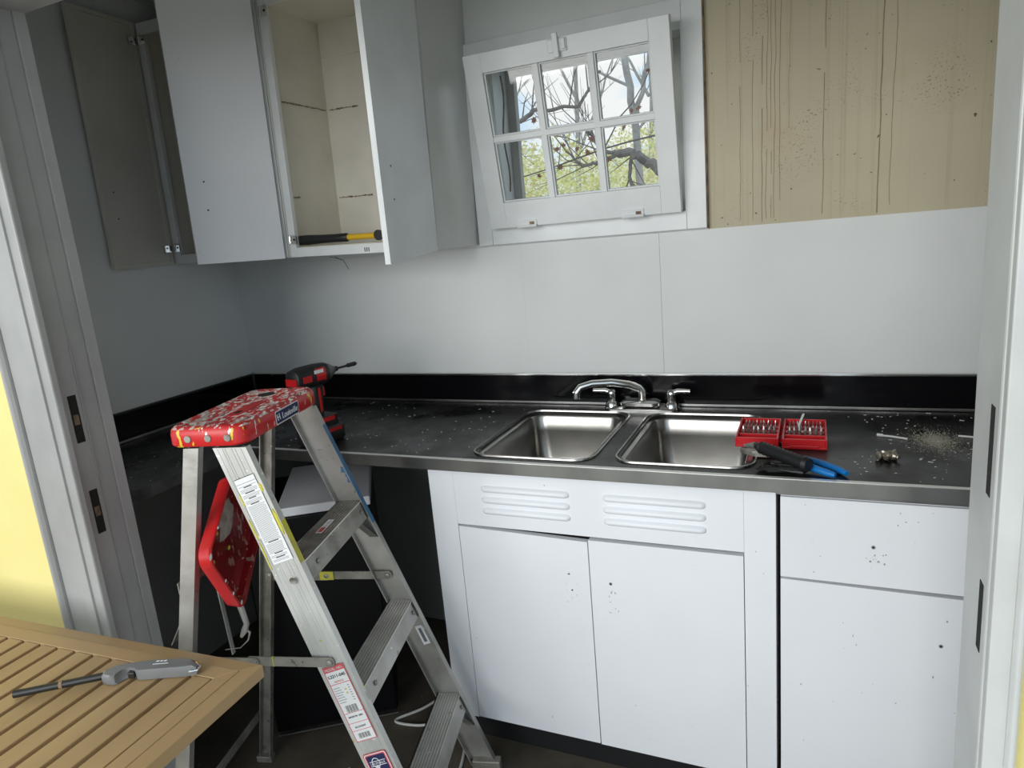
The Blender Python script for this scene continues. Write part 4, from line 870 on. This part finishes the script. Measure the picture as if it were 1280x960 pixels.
tag(g.build('paint_chips', CHIP), 'pale paint chips and crumbs scattered over the black worktop', 'paint chips', kind='stuff')

# ------------------------------------------------------------------ white cable on the floor
g = MB(); zf = ZF + .005
def pw(l): return [(a, b_, zf) for a, b_ in l]
def smooth_path(P, n=8):
    P = [Vector(p) for p in P]; out = []
    for i in range(len(P) - 1):
        p0, p1, p2, p3 = P[max(i - 1, 0)], P[i], P[i + 1], P[min(i + 2, len(P) - 1)]
        for k in range(n):
            t = k / n; out.append(.5 * ((2 * p1) + (-p0 + p2) * t + (2 * p0 - 5 * p1 + 4 * p2 - p3) * t * t + (-p0 + 3 * p1 - 3 * p2 + p3) * t ** 3))
    return out + [P[-1]]
g.tube(smooth_path(pw([(-.50, -.30), (-.57, -.42), (-.62, -.52), (-.68, -.60), (-.60, -.60), (-.48, -.56), (-.40, -.63), (-.36, -.80), (-.42, -.93), (-.55, -1.0), (-.68, -.93), (-.70, -.83)])), .0045, 8)
tag(g.build('white_cable', WCORD, smooth=True), 'white cable looping over the floor behind and under the ladder', 'cable')

# ------------------------------------------------------------------ slatted table in the doorway
TZ = .74; ta = math.atan2(.032, .789)
tb = thing('patio_table', 'slatted hardwood patio table in the lower left foreground', 'table', (-.383, -1.365, ZF - .01), (0, 0, ta), world=False)
zt = TZ - ZF + .01; LX, LY = 1.45, .80
def bx(x0, x1, y0, y1, z0, z1, name, M, parent, bevel=.002): g = MB(); g.box(x0, x1, y0, y1, z0, z1); return g.build(name, M, parent, bevel=bevel)
def lip(poly_in, poly_out, z_in, z_out, z_b, name, M):
    g = MB(); a, b_ = poly_in, poly_out
    v = [Vector((*a[0], z_in)), Vector((*a[1], z_in)), Vector((*b_[1], z_out)), Vector((*b_[0], z_out))]; u = [Vector((p.x, p.y, z_b)) for p in v]; g.loft([u, v]); return g.build(name, M, tb, bevel=.0015)
bi, bo = .050, .0
yB = -.066; xR = -.066
# frame boards: mitred, inner strip level, outer strip slightly lower and sloped
def frame(o0, o1, z0, z1, tag_):
    C = lambda o: [(-LX + o, -LY + o), (-o, -LY + o), (-o, -o), (-LX + o, -o)]
    a, b_ = C(o1), C(o0)
    for i, M in ((0, WOODX), (1, WOOD), (2, WOODX), (3, WOOD)):
        j2 = (i + 1) % 4; lip((a[i], a[j2]), (b_[i], b_[j2]), z1, z0, zt - .030, tag_, M)
frame(.0, .030, zt - .004, zt - .001, 'outer_edge_board'); frame(.0303, .064, zt, zt, 'frame_board')
pitch = .0541; x = -.064 - .0035
i = 0
while x > -LX + .11:
    bx(x - .0430, x, -LY + .066, -.0655, zt - .018, zt - .0005, 'slat', WOOD, tb, .0015); x -= pitch; i += 1
for y in (-.16, -.40, -.64): bx(-LX + .066, -.066, y - .02, y + .02, zt - .045, zt - .0185, 'batten', WOODX, tb)
for x in (-.62, -LX + .12):
    for y in (-.30, -LY + .12): bx(x - .028, x + .028, y - .028, y + .028, .0, zt - .046, 'leg', WOOD, tb, .004)
for y in (-.30, -LY + .12): bx(-LX + .15, -.65, y - .012, y + .012, zt - .10, zt - .046, 'apron', WOODX, tb)
# gas lighter on it
p0, p1 = Vector((-.795, -1.585)), Vector((-.520, -1.408)); la = math.atan2((p1 - p0).y, (p1 - p0).x)
lt = thing('gas_lighter', 'grey trigger gas lighter with long black barrel on the slatted table', 'lighter', (p0.x, p0.y, TZ + .001), (0, 0, la), world=False)
Lg = (p1 - p0).length + .012
g = MB(); g.tube([(.006, -.014, .0085), (.026, -.0138, .0088), (.172, -.010, .0125)], [.0078, .0070, .0070], 12); bl = g.build('barrel', BLACK, lt, smooth=True)
g = MB(); g.tube([(.086, -.0122, .0103), (.092, -.0121, .0105)], .0076, 12); g.build('barrel_band', RUST, bl, smooth=True)
poly = [(.163, -.006), (.176, .0015), (.195, .0065), (.215, .0055), (.250, .003), (.290, -.0045), (.326, -.0135), (.337, -.020), (.346, -.034), (.345, -.044), (.326, -.043), (.276, -.034), (.236, -.028), (.229, -.024), (.224, -.017), (.213, -.0115), (.203, -.0125), (.196, -.018), (.191, -.028), (.181, -.030), (.166, -.022)]
cxp = sum(p[0] for p in poly) / len(poly); cyp = sum(p[1] for p in poly) / len(poly)
g = MB(); g.loft([[Vector(((a - cxp) * q + cxp, (b_ - cyp) * q + cyp, z)) for a, b_ in poly] for q, z in ((.93, .0005), (1, .004), (1, .018), (.93, .0225))]); bd = g.build('handle', GUN, lt, smooth=True)
g = MB(); g.loft([[Vector((a, b_, z)) for a, b_ in ((.212, -.022), (.214, -.009), (.226, -.017), (.226, -.026))] for z in (.004, .017)]); g.build('trigger', BLACK, lt, bevel=.002)
g = MB(); g.tube([(.332, -.0450, .012), (.347, -.044, .012), (.3485, -.034, .012), (.339, -.019, .012), (.326, -.012, .012)], .003, 8); g.build('end_band', CHROME, lt, smooth=True)
g = MB()
for x, y, w_ in ((.262, -.008, .006), (.270, -.0095, .005), (.277, -.011, .006)): g.box(x, x + w_, y, y + .0035, .0225, .0228)
g.box(.258, .288, -.0175, -.0155, .0225, .0228, lambda p: Vector((p.x, p.y - (p.x - .27) * .15, p.z))); g.build('printed_mark', LABELW, bd)
